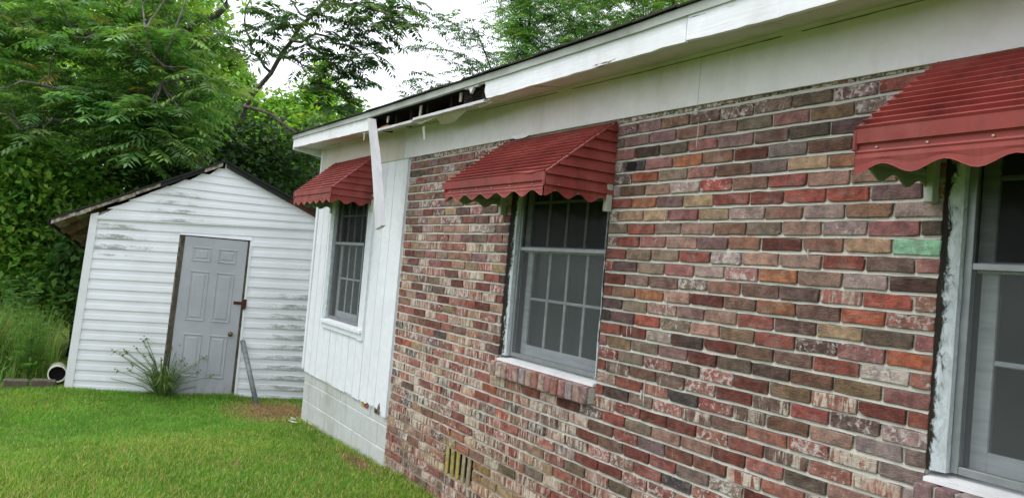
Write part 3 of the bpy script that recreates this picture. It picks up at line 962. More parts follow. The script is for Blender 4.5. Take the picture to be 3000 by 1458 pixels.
# left end wall of the house
q = MB(); q.box(-2.44, -2.39, 0.10, 8.8, 0.45, 3.0); q.build('end_wall', M['panel_paint'], house)
q = MB(); q.box(-2.42, -2.38, 0.19, 8.8, -0.6, 0.44); q.build('end_foundation', M['block'], house)
q = MB(); q.box(-2.38, 6.6, 8.7, 8.8, -0.6, 3.0); q.box(6.5, 6.6, 0.12, 8.7, -0.6, 3.0); q.build('back_wall', M['panel_paint'], house)

# ---- windows
def window(x0, x1, z0, zm, z1, dy, side, drape=True):
    """double-hung eight-over-eight window behind an aluminium storm frame and screen"""
    wnd = empty('window', ((x0+x1)/2, 0, z0), parent=house)
    X0, X1 = x0-(x0+x1)/2, x1-(x0+x1)/2
    Z = lambda z: z-z0
    def part(name, mat, boxes, b=0.002):
        q = MB()
        for bx in boxes: q.bbox(*bx, b)
        return q.build(name, M[mat], wnd)
    ys = 0.05+dy
    fl = X0+0.060
    # wood casing of the opening
    for sx in (-1, 1):
        q = MB()
        a, b = (X0, X0+0.058) if sx < 0 else (X1-0.042, X1)
        n = 14
        vs, fs = [], []
        for i in range(n+1):
            z = Z(z0)+(z1-z0)*i/n
            vs += [(a if sx < 0 else b, -0.002+dy+jit(.002), z), ((a+.018 if sx < 0 else b-.012)+jit(.002), 0.006+dy+jit(.003), z), ((b if sx < 0 else a)+jit(.0015), 0.018+dy+jit(.002), z), ((b if sx < 0 else a), 0.06+dy, z)]
        for i in range(n):
            for k in range(3):
                f = (i*4+k, i*4+k+1, i*4+5+k, i*4+4+k)
                fs.append(f if sx < 0 else f[::-1])
        base = len(q.v)
        q.add(vs, fs)
        for i in range(len(vs)):
            q.d[base+i] = (({0: 1.1, 1: 1.0, 2: 0.5, 3: 0.1} if side <= 1 else {0: 1.1, 1: 0.62, 2: 0.30, 3: 0.2})[i % 4]*side*(0.75+0.35*(i//4)/n), 0, 0, 0)
        q.build('casing', M['jamb'], wnd)
    part('head', 'sash_paint', [(X0+.058, X1-.042, dy+.02, .12+dy, Z(z1)-.05, Z(z1))])
    # storm frame
    part('storm_frame', 'aluminium', [(fl, fl+.026, ys-.008, ys+.022, Z(z0)+.002, Z(z1)-.052), (X1-.071, X1-.045, ys-.008, ys+.022, Z(z0)+.002, Z(z1)-.052), (fl+.027, X1-.072, ys-.008, ys+.022, Z(z0)+.002, Z(z0)+.028), (fl+.027, X1-.072, ys-.006, ys+.02, Z(zm)-.012, Z(zm)+.012)])
    gl, gr = fl+.027, X1-.072
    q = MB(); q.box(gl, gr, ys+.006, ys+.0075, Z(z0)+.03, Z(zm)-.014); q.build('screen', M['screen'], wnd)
    q = MB(); q.box(gl, gr, ys+.008, ys+.011, Z(zm)+.014, Z(z1)-.055); q.build('screen', M['shaded_screen'], wnd)
    # sashes
    def sash(name, yb, za, zb, rail_lo, rail_hi, stile=.055):
        part(name, 'sash_paint', [(gl, gl+stile, yb, yb+.03, za, zb), (gr-stile, gr, yb, yb+.03, za, zb), (gl+stile+.0005, gr-stile-.0005, yb, yb+.03, za, za+rail_lo), (gl+stile+.0005, gr-stile-.0005, yb, yb+.03, zb-rail_hi, zb)])
        a, b, c, d = gl+stile, gr-stile, za+rail_lo, zb-rail_hi
        for k in (1, 2, 3):
            x = a+(b-a)*k/4
            part('muntin', 'sash_paint', [(x-.009, x+.009, yb+.003, yb+.02, c, d)], .004)
        z = (c+d)/2
        for k in range(4):
            xa = a+(b-a)*k/4+(.0095 if k else 0); xb = a+(b-a)*(k+1)/4-(.0095 if k < 3 else 0)
            part('muntin', 'sash_paint', [(xa, xb, yb+.004, yb+.019, z-.009, z+.009)], .004)
            for zz0, zz1 in ((c, z-.009), (z+.009, d)):
                q = MB(); q.box(xa, xb, yb+.0125, yb+.0155, zz0, zz1); q.build('pane', M['glass'], wnd)
    sash('upper_sash', ys+.025, Z(zm)-.02, Z(z1)-.05, .04, .04)
    sash('lower_sash', ys+.060, Z(z0)+.0, Z(zm)+.02, .085, .04)
    # curtain in soft folds
    n = 60
    vs, fs = [], []
    for i in range(n+1):
        x = X0+.05+(X1-X0-.1)*i/n
        y = ys+.125+.018*math.sin(i*1.25)+.01*math.sin(i*.43)
        vs += [(x, y, Z(z0)+.02), (x, y+.004, Z(z1))]
    for i in range(n): fs.append((2*i, 2*i+2, 2*i+3, 2*i+1))
    q = MB(); q.add(vs, fs)
    if drape: q.build('curtain', M['curtain'], wnd, True)
    # dark room behind
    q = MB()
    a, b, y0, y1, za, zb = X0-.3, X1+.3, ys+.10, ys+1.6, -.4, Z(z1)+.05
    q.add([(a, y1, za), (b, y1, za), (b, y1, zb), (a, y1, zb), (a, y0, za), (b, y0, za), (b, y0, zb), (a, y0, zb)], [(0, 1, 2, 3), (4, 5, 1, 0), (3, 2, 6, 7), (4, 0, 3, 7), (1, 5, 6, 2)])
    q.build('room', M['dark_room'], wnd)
    return wnd
def sill(x0, x1, zt, wood=True):
    sl = empty('window_sill', ((x0+x1)/2, 0, zt), parent=house)
    w = x1-x0
    q = MB()
    n = 20
    for i in range(n):
        a, b = -w/2+.012+(w-.024)*i/n, -w/2+.012+(w-.024)*(i+1)/n
        q.hexa([(a, -.012, -.002), (b, -.012, -.002), (b, .13, .0), (a, .13, .0), (a, -.012, .012), (b, -.012, .012), (b, .13, .036), (a, .13, .036)])
    q.build('sill_board', M['sill_paint'], sl)
    k = max(1, round(w/0.073))
    for i in range(k):
        xc = -w/2+w*(i+.5)/k
        bw = w/k-.010
        q = MB()
        c = random.choice('PbbMWbmm')
        q.cur = tuple(np.array(lin(*PAL[c]))*random.uniform(1.0, 1.35))+(1,)
        q.dir = (random.uniform(.4, 1.0), random.uniform(.2, .7), .2, 0)
        yo = -.058+jit(.004)
        b0, t0 = SILL_Z-zt+.002+jit(.002), -.004
        q.bbox(xc-bw/2, xc+bw/2, yo, .10, b0, t0, .006)
        o = q.build('brick', M['brick'], sl)
    q = MB()
    q.box(-w/2+.004, w/2-.004, -.044, .10, SILL_Z-zt+.008, -.010)
    q.build('sill_mortar', M['mortar'], sl)
    return sl
sill(1.722, 2.788, 1.190)
sill(4.628, 5.712, 1.190)
window(WIN_M[0], WIN_M[1], 1.226, 1.938, 2.62, 0.0, 1.0)
window(WIN_R[0], WIN_R[1], 1.226, 1.938, 2.62, 0.0, 1.15, False)
window(WL[0], WL[1], 1.128, 1.918, 2.56, -0.035, 0.0)
# sill and side casing of the left window
q = MB(); q.hexa([(-1.90, -.05, 1.078), (-.72, -.05, 1.078), (-.72, .05, 1.085), (-1.90, .05, 1.085), (-1.90, -.05, 1.108), (-.72, -.05, 1.108), (-.72, .05, 1.130), (-1.90, .05, 1.130)]); q.bbox(-1.88, -.83, -.03, -.011, 1.02, 1.077, .003); q.build('window_sill', M['panel_paint'], house)
q = MB(); q.bbox(-.832, -.70, -.030, -.010, 1.01, 2.66, .003); q.build('window_casing', M['panel_paint'], house)
q = MB(); q.bbox(-1.955, -1.888, -.028, -.010, 1.07, 2.66, .003); q.build('window_casing', M['panel_paint'], house)

# ------------------------------------------------------------------ awnings
def awning(label, x0, x1, zt, zl, zb, p, n=13, dent=False):
    aw = empty('window_awning', ((x0+x1)/2, 0, zb))
    tag(aw, label, 'awning', 'red metal window awnings on the house')
    X0, X1 = x0-(x0+x1)/2, x1-(x0+x1)/2
    T, Lp = zt-zb, zl-zb
    sl = np.array([0, -p, Lp-T]); ln = np.linalg.norm(sl); sd = sl/ln
    nr = np.array([0, sd[2], -sd[1]]); nr = nr if nr[2] > 0 else -nr
    base = np.array([0, -0.024, T])
    def sheet(name, prof, xa, xb, nseg=1, fn=None):
        """sheet of one profile (list of (y,z)) run along x, its red side out"""
        vs, fs = [], []
        for i in range(nseg+1):
            x = xa+(xb-xa)*i/nseg
            for j, (y, z) in enumerate(prof):
                v = np.array([x, y, z])
                if fn is not None: v = v+fn(x, j)
                vs.append(v)
        m = len(prof)
        for i in range(nseg):
            for j in range(m-1):
                fs.append((i*m+j, i*m+j+1, (i+1)*m+j+1, (i+1)*m+j))
        q = MB(); q.add(vs, fs)
        return q.build(name, M['awning'], aw)
    for k in range(n):
        a, b = ln*k/n, ln*(k+1)/n
        def P(d, h):
            v = base+sd*d+nr*h
            return (v[1], v[2])
        prof = [P(a, .001), P(a+.006, .0025), P(b-.013, .005), P(b-.009, .014), P(b+.001, .016), P(b+.002, .001)]
        fn = None
        if dent and k >= n-2:
            fn = lambda x, j: np.array([0, -.006, -.012])*math.exp(-((x-(X1-.13))/.09)**2)*(j/5.0)*(1 if k == n-1 else .4)
        sheet('slat', prof, X0-.006+jit(.003), X1+.006+jit(.003), 18, fn)
    yf = base[1]-p
    sheet('front_slat', [(yf+.004, Lp+.006), (yf-.010, Lp+.002), (yf-.008, Lp-.043), (yf-.001, Lp-.046)], X0-.003, X1+.003, 2)
    sheet('front_slat', [(yf-.001, Lp-.046), (yf+.003, Lp-.050), (yf+.001, Lp-.072)], X0-.002, X1+.002, 2)
    # scalloped valance round three sides
    amp = .016
    def scallop(path_len): return max(3, round(path_len/.185))
    def valance(P0, P1, out):
        P0, P1, out = np.array(P0, float), np.array(P1, float), np.array(out, float)
        L = np.linalg.norm(P1-P0); w = scallop(L); nn = w*10
        vs, fs = [], []
        for i in range(nn+1):
            t = i/nn
            b = P0+(P1-P0)*t
            zb_ = amp*(1-math.cos(2*math.pi*w*t))
            zs = [(Lp-.066, .004), (Lp-.072, .007), (Lp-.078, .004), (Lp-.092, .0065), (.018+zb_*.5+.012, .004), (zb_+.003, .005), (zb_, .009)]
            for z, oo in zs: vs.append(b+out*oo+np.array([0, 0, z]))
        m = 7
        for i in range(nn):
            for j in range(m-1):
                fs.append((i*m+j, i*m+j+1, (i+1)*m+j+1, (i+1)*m+j))
        q = MB(); q.add(vs, fs); q.build('valance', M['awning'], aw)
    valance((X0, yf, 0), (X1, yf, 0), (0, -1, 0))
    valance((X1, yf, 0), (X1, -.012, 0), (1, 0, 0))
    valance((X0, -.012, 0), (X0, yf, 0), (-1, 0, 0))
    # lapped side slats
    ns = 7
    zlo = Lp-.068
    for sx, X in ((1, X1), (-1, X0)):
        for k in range(ns):
            za, zb_ = zlo+(T-zlo)*k/ns, zlo+(T-zlo)*(k+1)/ns
            def yo(z): return base[1]-p*min(1, max(0, (T-z)/(T-Lp)))
            zz = [za, za+.004] + ([Lp] if za+.006 < Lp < zb_ else []) + [zb_]
            vs, fs = [], []
            for z in zz:
                o_ = .016 if z < za+.003 else .020-.017*(z-za)/(zb_-za)
                if z == za: o_ = .004
                vs += [(X+sx*o_, yo(z), z), (X+sx*o_, -.012, z)]
            for i in range(len(zz)-1):
                f = (2*i, 2*i+1, 2*i+3, 2*i+2)
                fs.append(f if sx > 0 else f[::-1])
            q = MB(); q.add(vs, fs); q.build('side_slat', M['awning'], aw)
        # hip and corner trims
        q = MB()
        q.tube([base+np.array([X+sx*.006, 0, .0]), base+np.array([X+sx*.006, 0, 0])+sl], .0085, 6)
        q.tube([np.array([X+sx*.004, yf-.004, Lp]), np.array([X+sx*.004, yf-.004, Lp-.066])], .0085, 6)
        q.build('hip_trim', M['awning'], aw)
        q = MB(); q.bbox(X-.02 if sx > 0 else X-.012, X+.012 if sx > 0 else X+.02, -.05, -.012, -.035, .12, .002)
        q.build('bracket', M['bracket'], aw)
        q = MB()
        for t in (.06, .28, .5, .72, .93):
            q.dome(base+sl*t+np.array([X+sx*.013, 0, .003]), (sx, -.2, .4), .0045, .004, 6)
        for t in (.2, .75): q.dome((X+sx*.014, yf+(p-.02)*t, Lp-.058), (sx, 0, 0), .005, .004, 6)
        tag(q.build('screws', M['screw'], aw), kind='stuff')
    q = MB()
    for t in (.06, .2, .36, .52, .70, .9):
        q.dome((X0+(X1-X0)*t, yf-.001, Lp-.060), (0, -1, 0), .0055, .004, 6)
    tag(q.build('screws', M['screw'], aw), kind='stuff')
    return aw
awning('red ribbed metal awning over the middle window, with a dented front edge', 1.665, 2.80, 2.655, 2.316, 2.192, 0.44, 13, True)
awning('nearest red ribbed metal awning, cut off by the right edge of the picture', 4.605, 5.77, 2.650, 2.333, 2.188, 0.44, 11)
awning('farthest red ribbed metal awning, over the white panel wall behind the loose board', -1.90, -0.72, 2.775, 2.405, 2.265, 0.415, 11)

# ------------------------------------------------------------------ loose board hanging from the eave
lb = MB()
T0, T1 = np.array([-0.275, -0.325, 3.006]), np.array([-0.168, -0.325, 2.985])
B0, B1 = np.array([0.170, -0.335, 2.028]), np.array([0.275, -0.325, 2.062])
n = 14
vs, fs = [], []
for i in range(n+1):
    t = i/n
    a, b = T0+(B0-T0)*t, T1+(B1-T1)*t
    bow = 0.02*math.sin(math.pi*t)
    a = a+np.array([bow+jit(.002), 0, 0]); b = b+np.array([bow+jit(.003)+(0.008 if 3 < i < 8 else 0), 0, 0])
    vs += [a, b, b+np.array([.02, .03, 0]), a+np.array([.02, .03, 0])]
for i in range(n):
    for k in range(4): fs.append((i*4+k, i*4+4+k, i*4+4+(k+1) % 4, i*4+(k+1) % 4))
fs += [(0, 1, 2, 3), (n*4+3, n*4+2, n*4+1, n*4)]
lb.add(vs, fs)
for k in range(5):
    x = 0.2+.08*k/5
    lb.tube([(x, -.325, 2.05), (x+.01+jit(.02), -.325, 2.0+jit(.02))], [.002, .0008], 4)
o = lb.build('loose_board', M['old_board']); fixnormals(o.data)
tag(o, 'weathered white board hanging loose from the broken eave in front of the wall', 'board')

# ------------------------------------------------------------------ shed
SA = math.radians(12)
shed = empty('shed', (-4.5, -2.2, 0), -SA)
tag(shed, 'small white vinyl-sided gable shed with grey door and sagging dark roof', 'shed')
def sz(s, k):
    sl_ = -0.03+0.075*k/17 if k <= 17 else 0.045-0.014*(k-17)
    return -0.09+0.122*k+s*sl_
def lean(z): return 0.06*max(0, min(1, z/2.06))
def sdirt(s, z):
    d = 0.16
    if s > 1.9: d += 0.85*min(1, (s-1.95)/0.45)*(1 if z < 1.25 else 0.35)
    if s < 1.1 and 1.55 < z < 1.95: d += 1.0*max(0, 1-abs(s-0.35)/0.6)
    if 2.0 < z < 2.45 and 0.45 < s < 1.6: d += 0.9*max(0, 1-abs(s-1.0)/0.55)
    if s < 1.1 and z < 0.55: d += 0.35*max(0, 1-abs(s-0.6)/0.6)
    return d
def plank(parent, s0b, s1b, s0t, s1t, k, out=0.0, nseg=None):
    """one course of siding: bottom edge proud and folded under, top tucked in"""
    n = nseg or max(2, int((s1b-s0b)/0.12))
    vs, fs, ds = [], [], []
    for i in range(n+1):
        t = i/n
        sb, st = s0b+(s1b-s0b)*t, s0t+(s1t-s0t)*t
        zb_, zt_ = sz(sb, k), sz(st, k+1)
        w = jit(.0015)
        for (o_, s_, z_, dd) in ((.000, sb, zb_+.003, 0), (.016+w, sb, zb_+.001, 1), (.017+w, sb, zb_+.006, 1), (.012, sb+(st-sb)*.5, (zb_+zt_)/2, .75), (.006, sb+(st-sb)*.55, zb_+(zt_-zb_)*.56, .1), (.003, st, zt_+.006, .15), (-.006, st, zt_+.006, 0)):
            vs.append((out+o_, s_, z_)); ds.append(sdirt(s_, z_)*dd)
    m = 7
    for i in range(n):
        for j in range(m-1): fs.append((i*m+j, (i+1)*m+j, (i+1)*m+j+1, i*m+j+1))
    q = MB(); q.add(vs, fs)
    q.d = [(d, 0, 0, 0) for d in ds]
    return q.build('siding_plank', M['vinyl'], parent)
wallS = empty('siding_wall', (0, 0, 0), parent=shed)
SR = 3.05
for k in range(-1, 17):
    z = sz(0.5, k)
    l0 = 0.03+lean(z)
    if k == -1: continue
    if z < 1.78:
        plank(wallS, l0, 1.012+0.055*max(0, z)/1.9, l0, 1.012+0.055*max(0, z)/1.9, k)
        plank(wallS, 1.885+0.02*max(0, z)/1.9, SR, 1.885+0.02*max(0, z)/1.9, SR, k)
    else: plank(wallS, l0, SR, l0, SR, k)
# filler course over the door head, and the gable peak
q = MB()
q.add([(.004, 1.06, 1.882), (.02, 1.06, 1.882), (.02, 1.92, 1.886), (.004, 1.92, 1.886), (.004, 1.06, sz(1.06, 16)+.006), (.006, 1.06, sz(1.06, 16)+.006), (.006, 1.92, sz(1.92, 16)+.006), (.004, 1.92, sz(1.92, 16)+.006)], [(0, 3, 2, 1), (4, 5, 6, 7), (0, 1, 5, 4), (1, 2, 6, 5), (2, 3, 7, 6), (3, 0, 4, 7)])
q.build('siding_plank', M['vinyl'], wallS)
# lower torn course right of the door
q = MB()
vs, fs = [], []
n = 16
for i in range(n+1):
    s_ = 1.90+1.1*i/n
    vs += [(.012, s_, sz(s_, 0)+.01), (.016, s_, sz(s_, 0)-.085-0.02*(i/n)+jit(.014))]
for i in range(n): fs.append((2*i, 2*i+1, 2*i+3, 2*i+2))
q.add(vs, fs); q.d = [(.35, 0, 0, 0)]*len(vs); q.build('siding_plank', M['vinyl'], wallS)
def rakeL(z): return min(1.515, 0.125+(z-2.06)*(1.52-0.125)/(2.80-2.06))
def rakeR(z): return max(1.525, 1.52+(2.80-z)*(2.71-1.52)/(2.80-2.267))
for k in range(17, 27):
    zb_, zt_ = sz(1.5, k), sz(1.5, k+1)
    if zb_ > 2.775: break
    a, b = max(0.10, rakeL(sz(.3, k))), min(SR, rakeR(sz(2.5, k)))
    c, d = rakeL(zt_), rakeR(zt_)
    plank(wallS, a, b, max(a, c), min(b, max(c+.01, d)), k, 0.02, 10)
q = MB()   # sheathing behind the siding
q.prism([(-.01, .02, -.08), (-.01, 1.05, -.08), (-.01, 1.10, 1.88), (-.01, 1.52, 1.88), (-.01, 1.52, 2.76), (-.01, .13, 2.05)], (-.03, 0, 0))
q.prism([(-.01, 1.86, -.08), (-.01, SR, -.1), (-.01, SR, 2.1), (-.01, 1.5205, 2.76), (-.01, 1.5205, 1.88), (-.01, 1.90, 1.88)], (-.03, 0, 0))
o = q.build('sheathing', M['weathered'], shed); fixnormals(o.data)
# corner and gable trims
q = MB()
q.hexa([(-.02, -.045, -.10), (.028, -.045, -.10), (.028, .045, -.10), (-.02, .045, -.10), (-.02, .055, 2.03), (.028, .055, 2.03), (.028, .14, 2.06), (-.02, .14, 2.06)])
q.build('corner_trim', M['trim_vinyl'], shed)
q = MB()
for i in range(10):
    a, b = .11+(SR-.11)*i/10, .11+(SR-.11)*(i+1)/10
    q.hexa([(.0, a, sz(a, 17)-.012), (.034, a, sz(a, 17)-.012), (.034, b, sz(b, 17)-.012), (.0, b, sz(b, 17)-.012), (.0, a, sz(a, 17)+.03), (.032, a, sz(a, 17)+.03), (.032, b, sz(b, 17)+.03), (.0, b, sz(b, 17)+.03)])
q.build('gable_trim', M['trim_vinyl'], shed)
q = MB(); q.hexa([(-.01, 1.885, -.15), (.026, 1.885, -.15), (.026, 1.915, -.15), (-.01, 1.915, -.15), (-.01, 1.905, 1.80), (.026, 1.905, 1.80), (.026, 1.93, 1.80), (-.01, 1.93, 1.80)]); q.build('corner_trim', M['trim_vinyl'], shed)
# side and back walls
q = MB()
q.hexa([(-3.6, .0, -.15), (-.02, .0, -.15), (-.02, .03, -.15), (-3.6, .03, -.15), (-3.6, .10, 2.06), (-.02, .10, 2.06), (-.02, .13, 2.06), (-3.6, .13, 2.06)])
q.box(-3.6, -.05, SR-.03, SR, -.2, 2.1)
q.prism([(-3.6, .03, -.15), (-3.6, SR, -.15), (-3.6, SR, 2.1), (-3.6, 1.52, 2.76), (-3.6, .12, 2.06)], (.03, 0, 0))
o = q.build('side_wall', M['weathered'], shed); fixnormals(o.data)
# dark doorway behind the ill-fitting door
q = MB(); q.box(-.30, -.28, .95, 2.0, -.2, 1.9); q.build('door_void', M['black'], shed)
q = MB()
q.hexa([(-.06, 1.02, -.08), (.012, 1.02, -.08), (.012, 1.075, -.08), (-.06, 1.075, -.08), (-.06, 1.085, 1.875), (.012, 1.085, 1.875), (.012, 1.13, 1.875), (-.06, 1.13, 1.875)])
q.hexa([(-.06, 1.84, -.15), (.004, 1.84, -.15), (.004, 1.884, -.15), (-.06, 1.884, -.15), (-.06, 1.882, 1.86), (.004, 1.882, 1.86), (.004, 1.904, 1.86), (-.06, 1.904, 1.86)])
q.build('door_frame', M['frame_wood'], shed)
# six-panel door
door = empty('door', (0.006, 1.068, -0.11), parent=shed)
DW, DH = 0.762, 1.98
def dk(s, z): return (s+(0.018+0.03*z/DH), z-0.045*s*(1-z/DH))
def dhex(q, o0, o1, s0, s1, z0, z1, ins=0.0):
    A = [dk(s0, z0), dk(s1, z0), dk(s1, z1), dk(s0, z1)]
    Bq = [dk(s0+ins, z0+ins), dk(s1-ins, z0+ins), dk(s1-ins, z1-ins), dk(s0+ins, z1-ins)]
    q.add([(o0, a, b) for a, b in A]+[(o1, a, b) for a, b in Bq], [(0, 3, 2, 1), (4, 5, 6, 7), (0, 1, 5, 4), (1, 2, 6, 5), (2, 3, 7, 6), (3, 0, 4, 7)])
q = MB(); dhex(q, -.04, .0, 0, DW, 0, DH); q.build('door_slab', M['door'], door)
for s0, s1 in ((.115, .34), (.42, .645)):
    for z0, z1 in ((.23, .77), (.93, 1.56), (1.675, 1.86)):
        q = MB()
        w = .022
        for (a0, a1, b0, b1) in ((s0, s1, z0, z0+w), (s0, s1, z1-w, z1), (s0, s0+w, z0+w, z1-w), (s1-w, s1, z0+w, z1-w)):
            dhex(q, .0005, .0085, a0, a1, b0, b1, .006)
        dhex(q, .0005, .007, s0+w+.018, s1-w-.018, z0+w+.018, z1-w-.018, .012)
        q.build('door_panel', M['door'], door)
q = MB()
kx = dk(.672, .80)
q.tube([(.0, kx[0], kx[1]), (.006, kx[0], kx[1])], [.03, .03], 14); q.tube([(.006, kx[0], kx[1]), (.03, kx[0], kx[1]), (.034, kx[0], kx[1]), (.055, kx[0], kx[1]), (.062, kx[0], kx[1])], [.012, .013, .026, .028, .014], 14)
q.build('door_knob', M['brass'], door, True)
hp = dk(.70, 1.195)
q = MB()
q.bbox(.002, .01, hp[0]-.03, hp[0]+.075, hp[1]-.02, hp[1]+.02, .002); q.bbox(.018, .034, hp[0]+.085, hp[0]+.125, hp[1]-.05, hp[1]+.055, .003); q.bbox(.01, .02, hp[0]+.0, hp[0]+.12, hp[1]-.014, hp[1]+.016, .002)
q.build('hasp', M['rust'], door)
q = MB(); q.bbox(.034, .054, hp[0]+.07, hp[0]+.115, hp[1]-.075, hp[1]-.025, .006); q.tube([(.044, hp[0]+.078, hp[1]-.03), (.044, hp[0]+.078, hp[1]-.005), (.044, hp[0]+.092, hp[1]+.008), (.044, hp[0]+.107, hp[1]-.005), (.044, hp[0]+.107, hp[1]-.03)], .005, 8)
q.build('padlock', M['rust'], door)
# roof
roofS = empty('roof', (0, 0, 0), parent=shed)
AP = (1.515, 2.86)
def rl(s): return AP[1]-(AP[1]-1.90)*(AP[0]-s)/(AP[0]+0.40)
def rr(s): return AP[1]-(AP[1]-2.33)*(s-AP[0])/(2.71-AP[0])
q = MB()
def slab(s0, z0, s1, z1, o0, o1, th, nn=8, wob=.008):
    vs, fs = [], []
    for i in range(nn+1):
        t = i/nn
        s_, z_ = s0+(s1-s0)*t, z0+(z1-z0)*t+jit(wob)
        vs += [(o1, s_, z_-th), (o1, s_, z_), (o0, s_, z_), (o0, s_, z_-th)]
    for i in range(nn):
        for k in range(4): fs.append((i*4+k, i*4+(k+1) % 4, (i+1)*4+(k+1) % 4, (i+1)*4+k))
    fs += [(0, 3, 2, 1), (nn*4, nn*4+1, nn*4+2, nn*4+3)]
    q.add(vs, fs)
def droop(s, o): return 0.14*max(0, -o)*max(0, min(1, (.12-s)/.52))
def rl2(s, o): return rl(s)-droop(s, o)
ss = [-.355, -.26, -.14, .0, .12, .5, .9, 1.2, AP[0]]
oo = [.115, -.4, -1.0, -1.7, -2.4, -3.1, -3.7]
tops = [[(o_+(jit(.008) if i == 0 else 0), s_, rl2(s_, o_)+.008+jit(.006)) for s_ in ss] for i, o_ in enumerate(oo)]
vs = [p for row in tops for p in row]; nT = len(vs)
vs += [(p[0], p[1], p[2]-.022) for p in vs]
fs = []
ns_ = len(ss)
for i in range(len(oo)-1):
    for j in range(ns_-1):
        a_ = i*ns_+j
        fs.append((a_, a_+1, a_+ns_+1, a_+ns_)); fs.append((nT+a_, nT+a_+ns_, nT+a_+ns_+1, nT+a_+1))
for j in range(ns_-1): fs.append((j, nT+j, nT+j+1, j+1))
for i in range(len(oo)-1): fs.append((i*ns_, (i+1)*ns_, nT+(i+1)*ns_, nT+i*ns_))
q.add(vs, fs)
slab(AP[0], AP[1]+.006, SR+.35, rr(SR+.35)+.01, -3.7, .12, .022)
o = q.build('roofing_felt', M['tar_edge'], roofS); fixnormals(o.data)
q = MB(); q.tube([(.11, AP[0]-.02, AP[1]+.0), (-3.7, AP[0], AP[1]+.0)], .03, 8); q.build('ridge_cap', M['tar_edge'], roofS)
# worn rake boards under the felt: short uneven lengths
s_ = -.34
while s_ < AP[0]-.05:
    l = random.uniform(.12, .3)
    e = min(s_+l, AP[0]-.02)
    q = MB()
    th = random.uniform(.035, .055)
    dz = jit(.006)
    q.hexa([(.04, s_, rl(s_)-.014-th+dz), (.098+jit(.006), s_, rl(s_)-.014-th+dz), (.098+jit(.006), e-.006, rl(e)-.014-th+dz), (.04, e-.006, rl(e)-.014-th+dz),
            (.04, s_, rl(s_)-.016+dz), (.098, s_, rl(s_)-.016+dz), (.098, e-.006, rl(e)-.016+dz), (.04, e-.006, rl(e)-.016+dz)])
    q.build('rake_board', M['weathered'] if random.random() < .75 else M['tar_edge'], roofS)
    s_ = e
s_ = AP[0]+.02
while s_ < SR+.3:
    l = random.uniform(.25, .5)
    e = s_+l
    q = MB()
    q.hexa([(.03, s_, rr(s_)-.075), (.10, s_, rr(s_)-.075), (.10, e-.005, rr(e)-.075), (.03, e-.005, rr(e)-.075), (.03, s_, rr(s_)-.016), (.10, s_, rr(s_)-.016), (.10, e-.005, rr(e)-.016), (.03, e-.005, rr(e)-.016)])
    q.build('rake_board', M['tar_edge'] if s_ < 2.1 else M['rust'], roofS)
    s_ = e
# deck boards seen under the drooping left eave
for k in range(5):
    a, b = -.35+.105*k, -.35+.105*k+.098
    cuts = [.03, -.55, -1.2, -1.9, -2.6, -3.6]
    for j in range(5):
        o1, o0 = cuts[j], cuts[j+1]+.006
        q = MB()
        def dz(s, o): return rl2(s, o)
        q.hexa([(o0, a, dz(a, o0)-.036), (o1, a, dz(a, o1)-.036), (o1, b, dz(b, o1)-.036), (o0, b, dz(b, o0)-.036), (o0, a, dz(a, o0)-.016), (o1, a, dz(a, o1)-.016), (o1, b, dz(b, o1)-.016), (o0, b, dz(b, o0)-.016)])
        q.build('deck_board', M['deck_wood'] if (k+j) % 2 else M['weathered'], roofS)
for o_ in (-.58, -1.23, -1.93, -2.63):
    q = MB()
    q.hexa([(o_, -.32, rl2(-.32, o_)-.11), (o_+.04, -.32, rl2(-.32, o_)-.11), (o_+.04, .12, rl2(.12, o_)-.13), (o_, .12, rl2(.12, o_)-.13), (o_, -.36, rl2(-.36, o_)-.038), (o_+.04, -.36, rl2(-.36, o_)-.038), (o_+.04, .12, rl2(.12, o_)-.038), (o_, .12, rl2(.12, o_)-.038)])
    q.build('rafter', M['deck_wood'], roofS)
q = MB()
for o1, o0 in ((.10, -1.2), (-1.205, -2.5), (-2.505, -3.68)):
    q.hexa([(o0, -.375, rl2(-.365, o0)-.055), (o1, -.375, rl2(-.365, o1)-.055), (o1, -.357, rl2(-.365, o1)-.055), (o0, -.357, rl2(-.365, o0)-.055), (o0, -.375, rl2(-.365, o0)+.008), (o1, -.375, rl2(-.365, o1)+.008), (o1, -.357, rl2(-.365, o1)+.008), (o0, -.357, rl2(-.365, o0)+.008)])
q.build('eave_board', M['tar_edge'], roofS)

# ------------------------------------------------------------------ small things round the shed
def shedpt(o_, s_, z):
    return np.array([-4.5+o_*math.cos(SA)+s_*math.sin(SA), -2.2-o_*math.sin(SA)+s_*math.cos(SA), z])
q = MB()
pt, pb = shedpt(.06, 1.925, .60), np.array([-3.53, -.20, -.14])
q.ring(pt, pb-pt, .024, .031, np.linalg.norm(pb-pt), 16)
o = q.build('metal_pole', M['galvanised'], None, True)
tag(o, 'grey metal pole leaning against the shed beside the door', 'pole')
q = MB()
pc = np.array([-4.62, -2.325, 0.075])
q.ring(pc, np.array([-1.0, .034, -.10]), .090, .103, .9, 28)
o = q.build('drain_pipe', M['pvc'], None, False)
tag(o, 'open white plastic pipe end lying left of the shed', 'pipe')
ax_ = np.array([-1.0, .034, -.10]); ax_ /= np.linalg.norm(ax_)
q = MB(); q.tube([pc+ax_*.16, pc+ax_*.5], .0895, 20); q.build('shade_plug', M['black'], o)  # black plug added inside so the open mouth looks dark
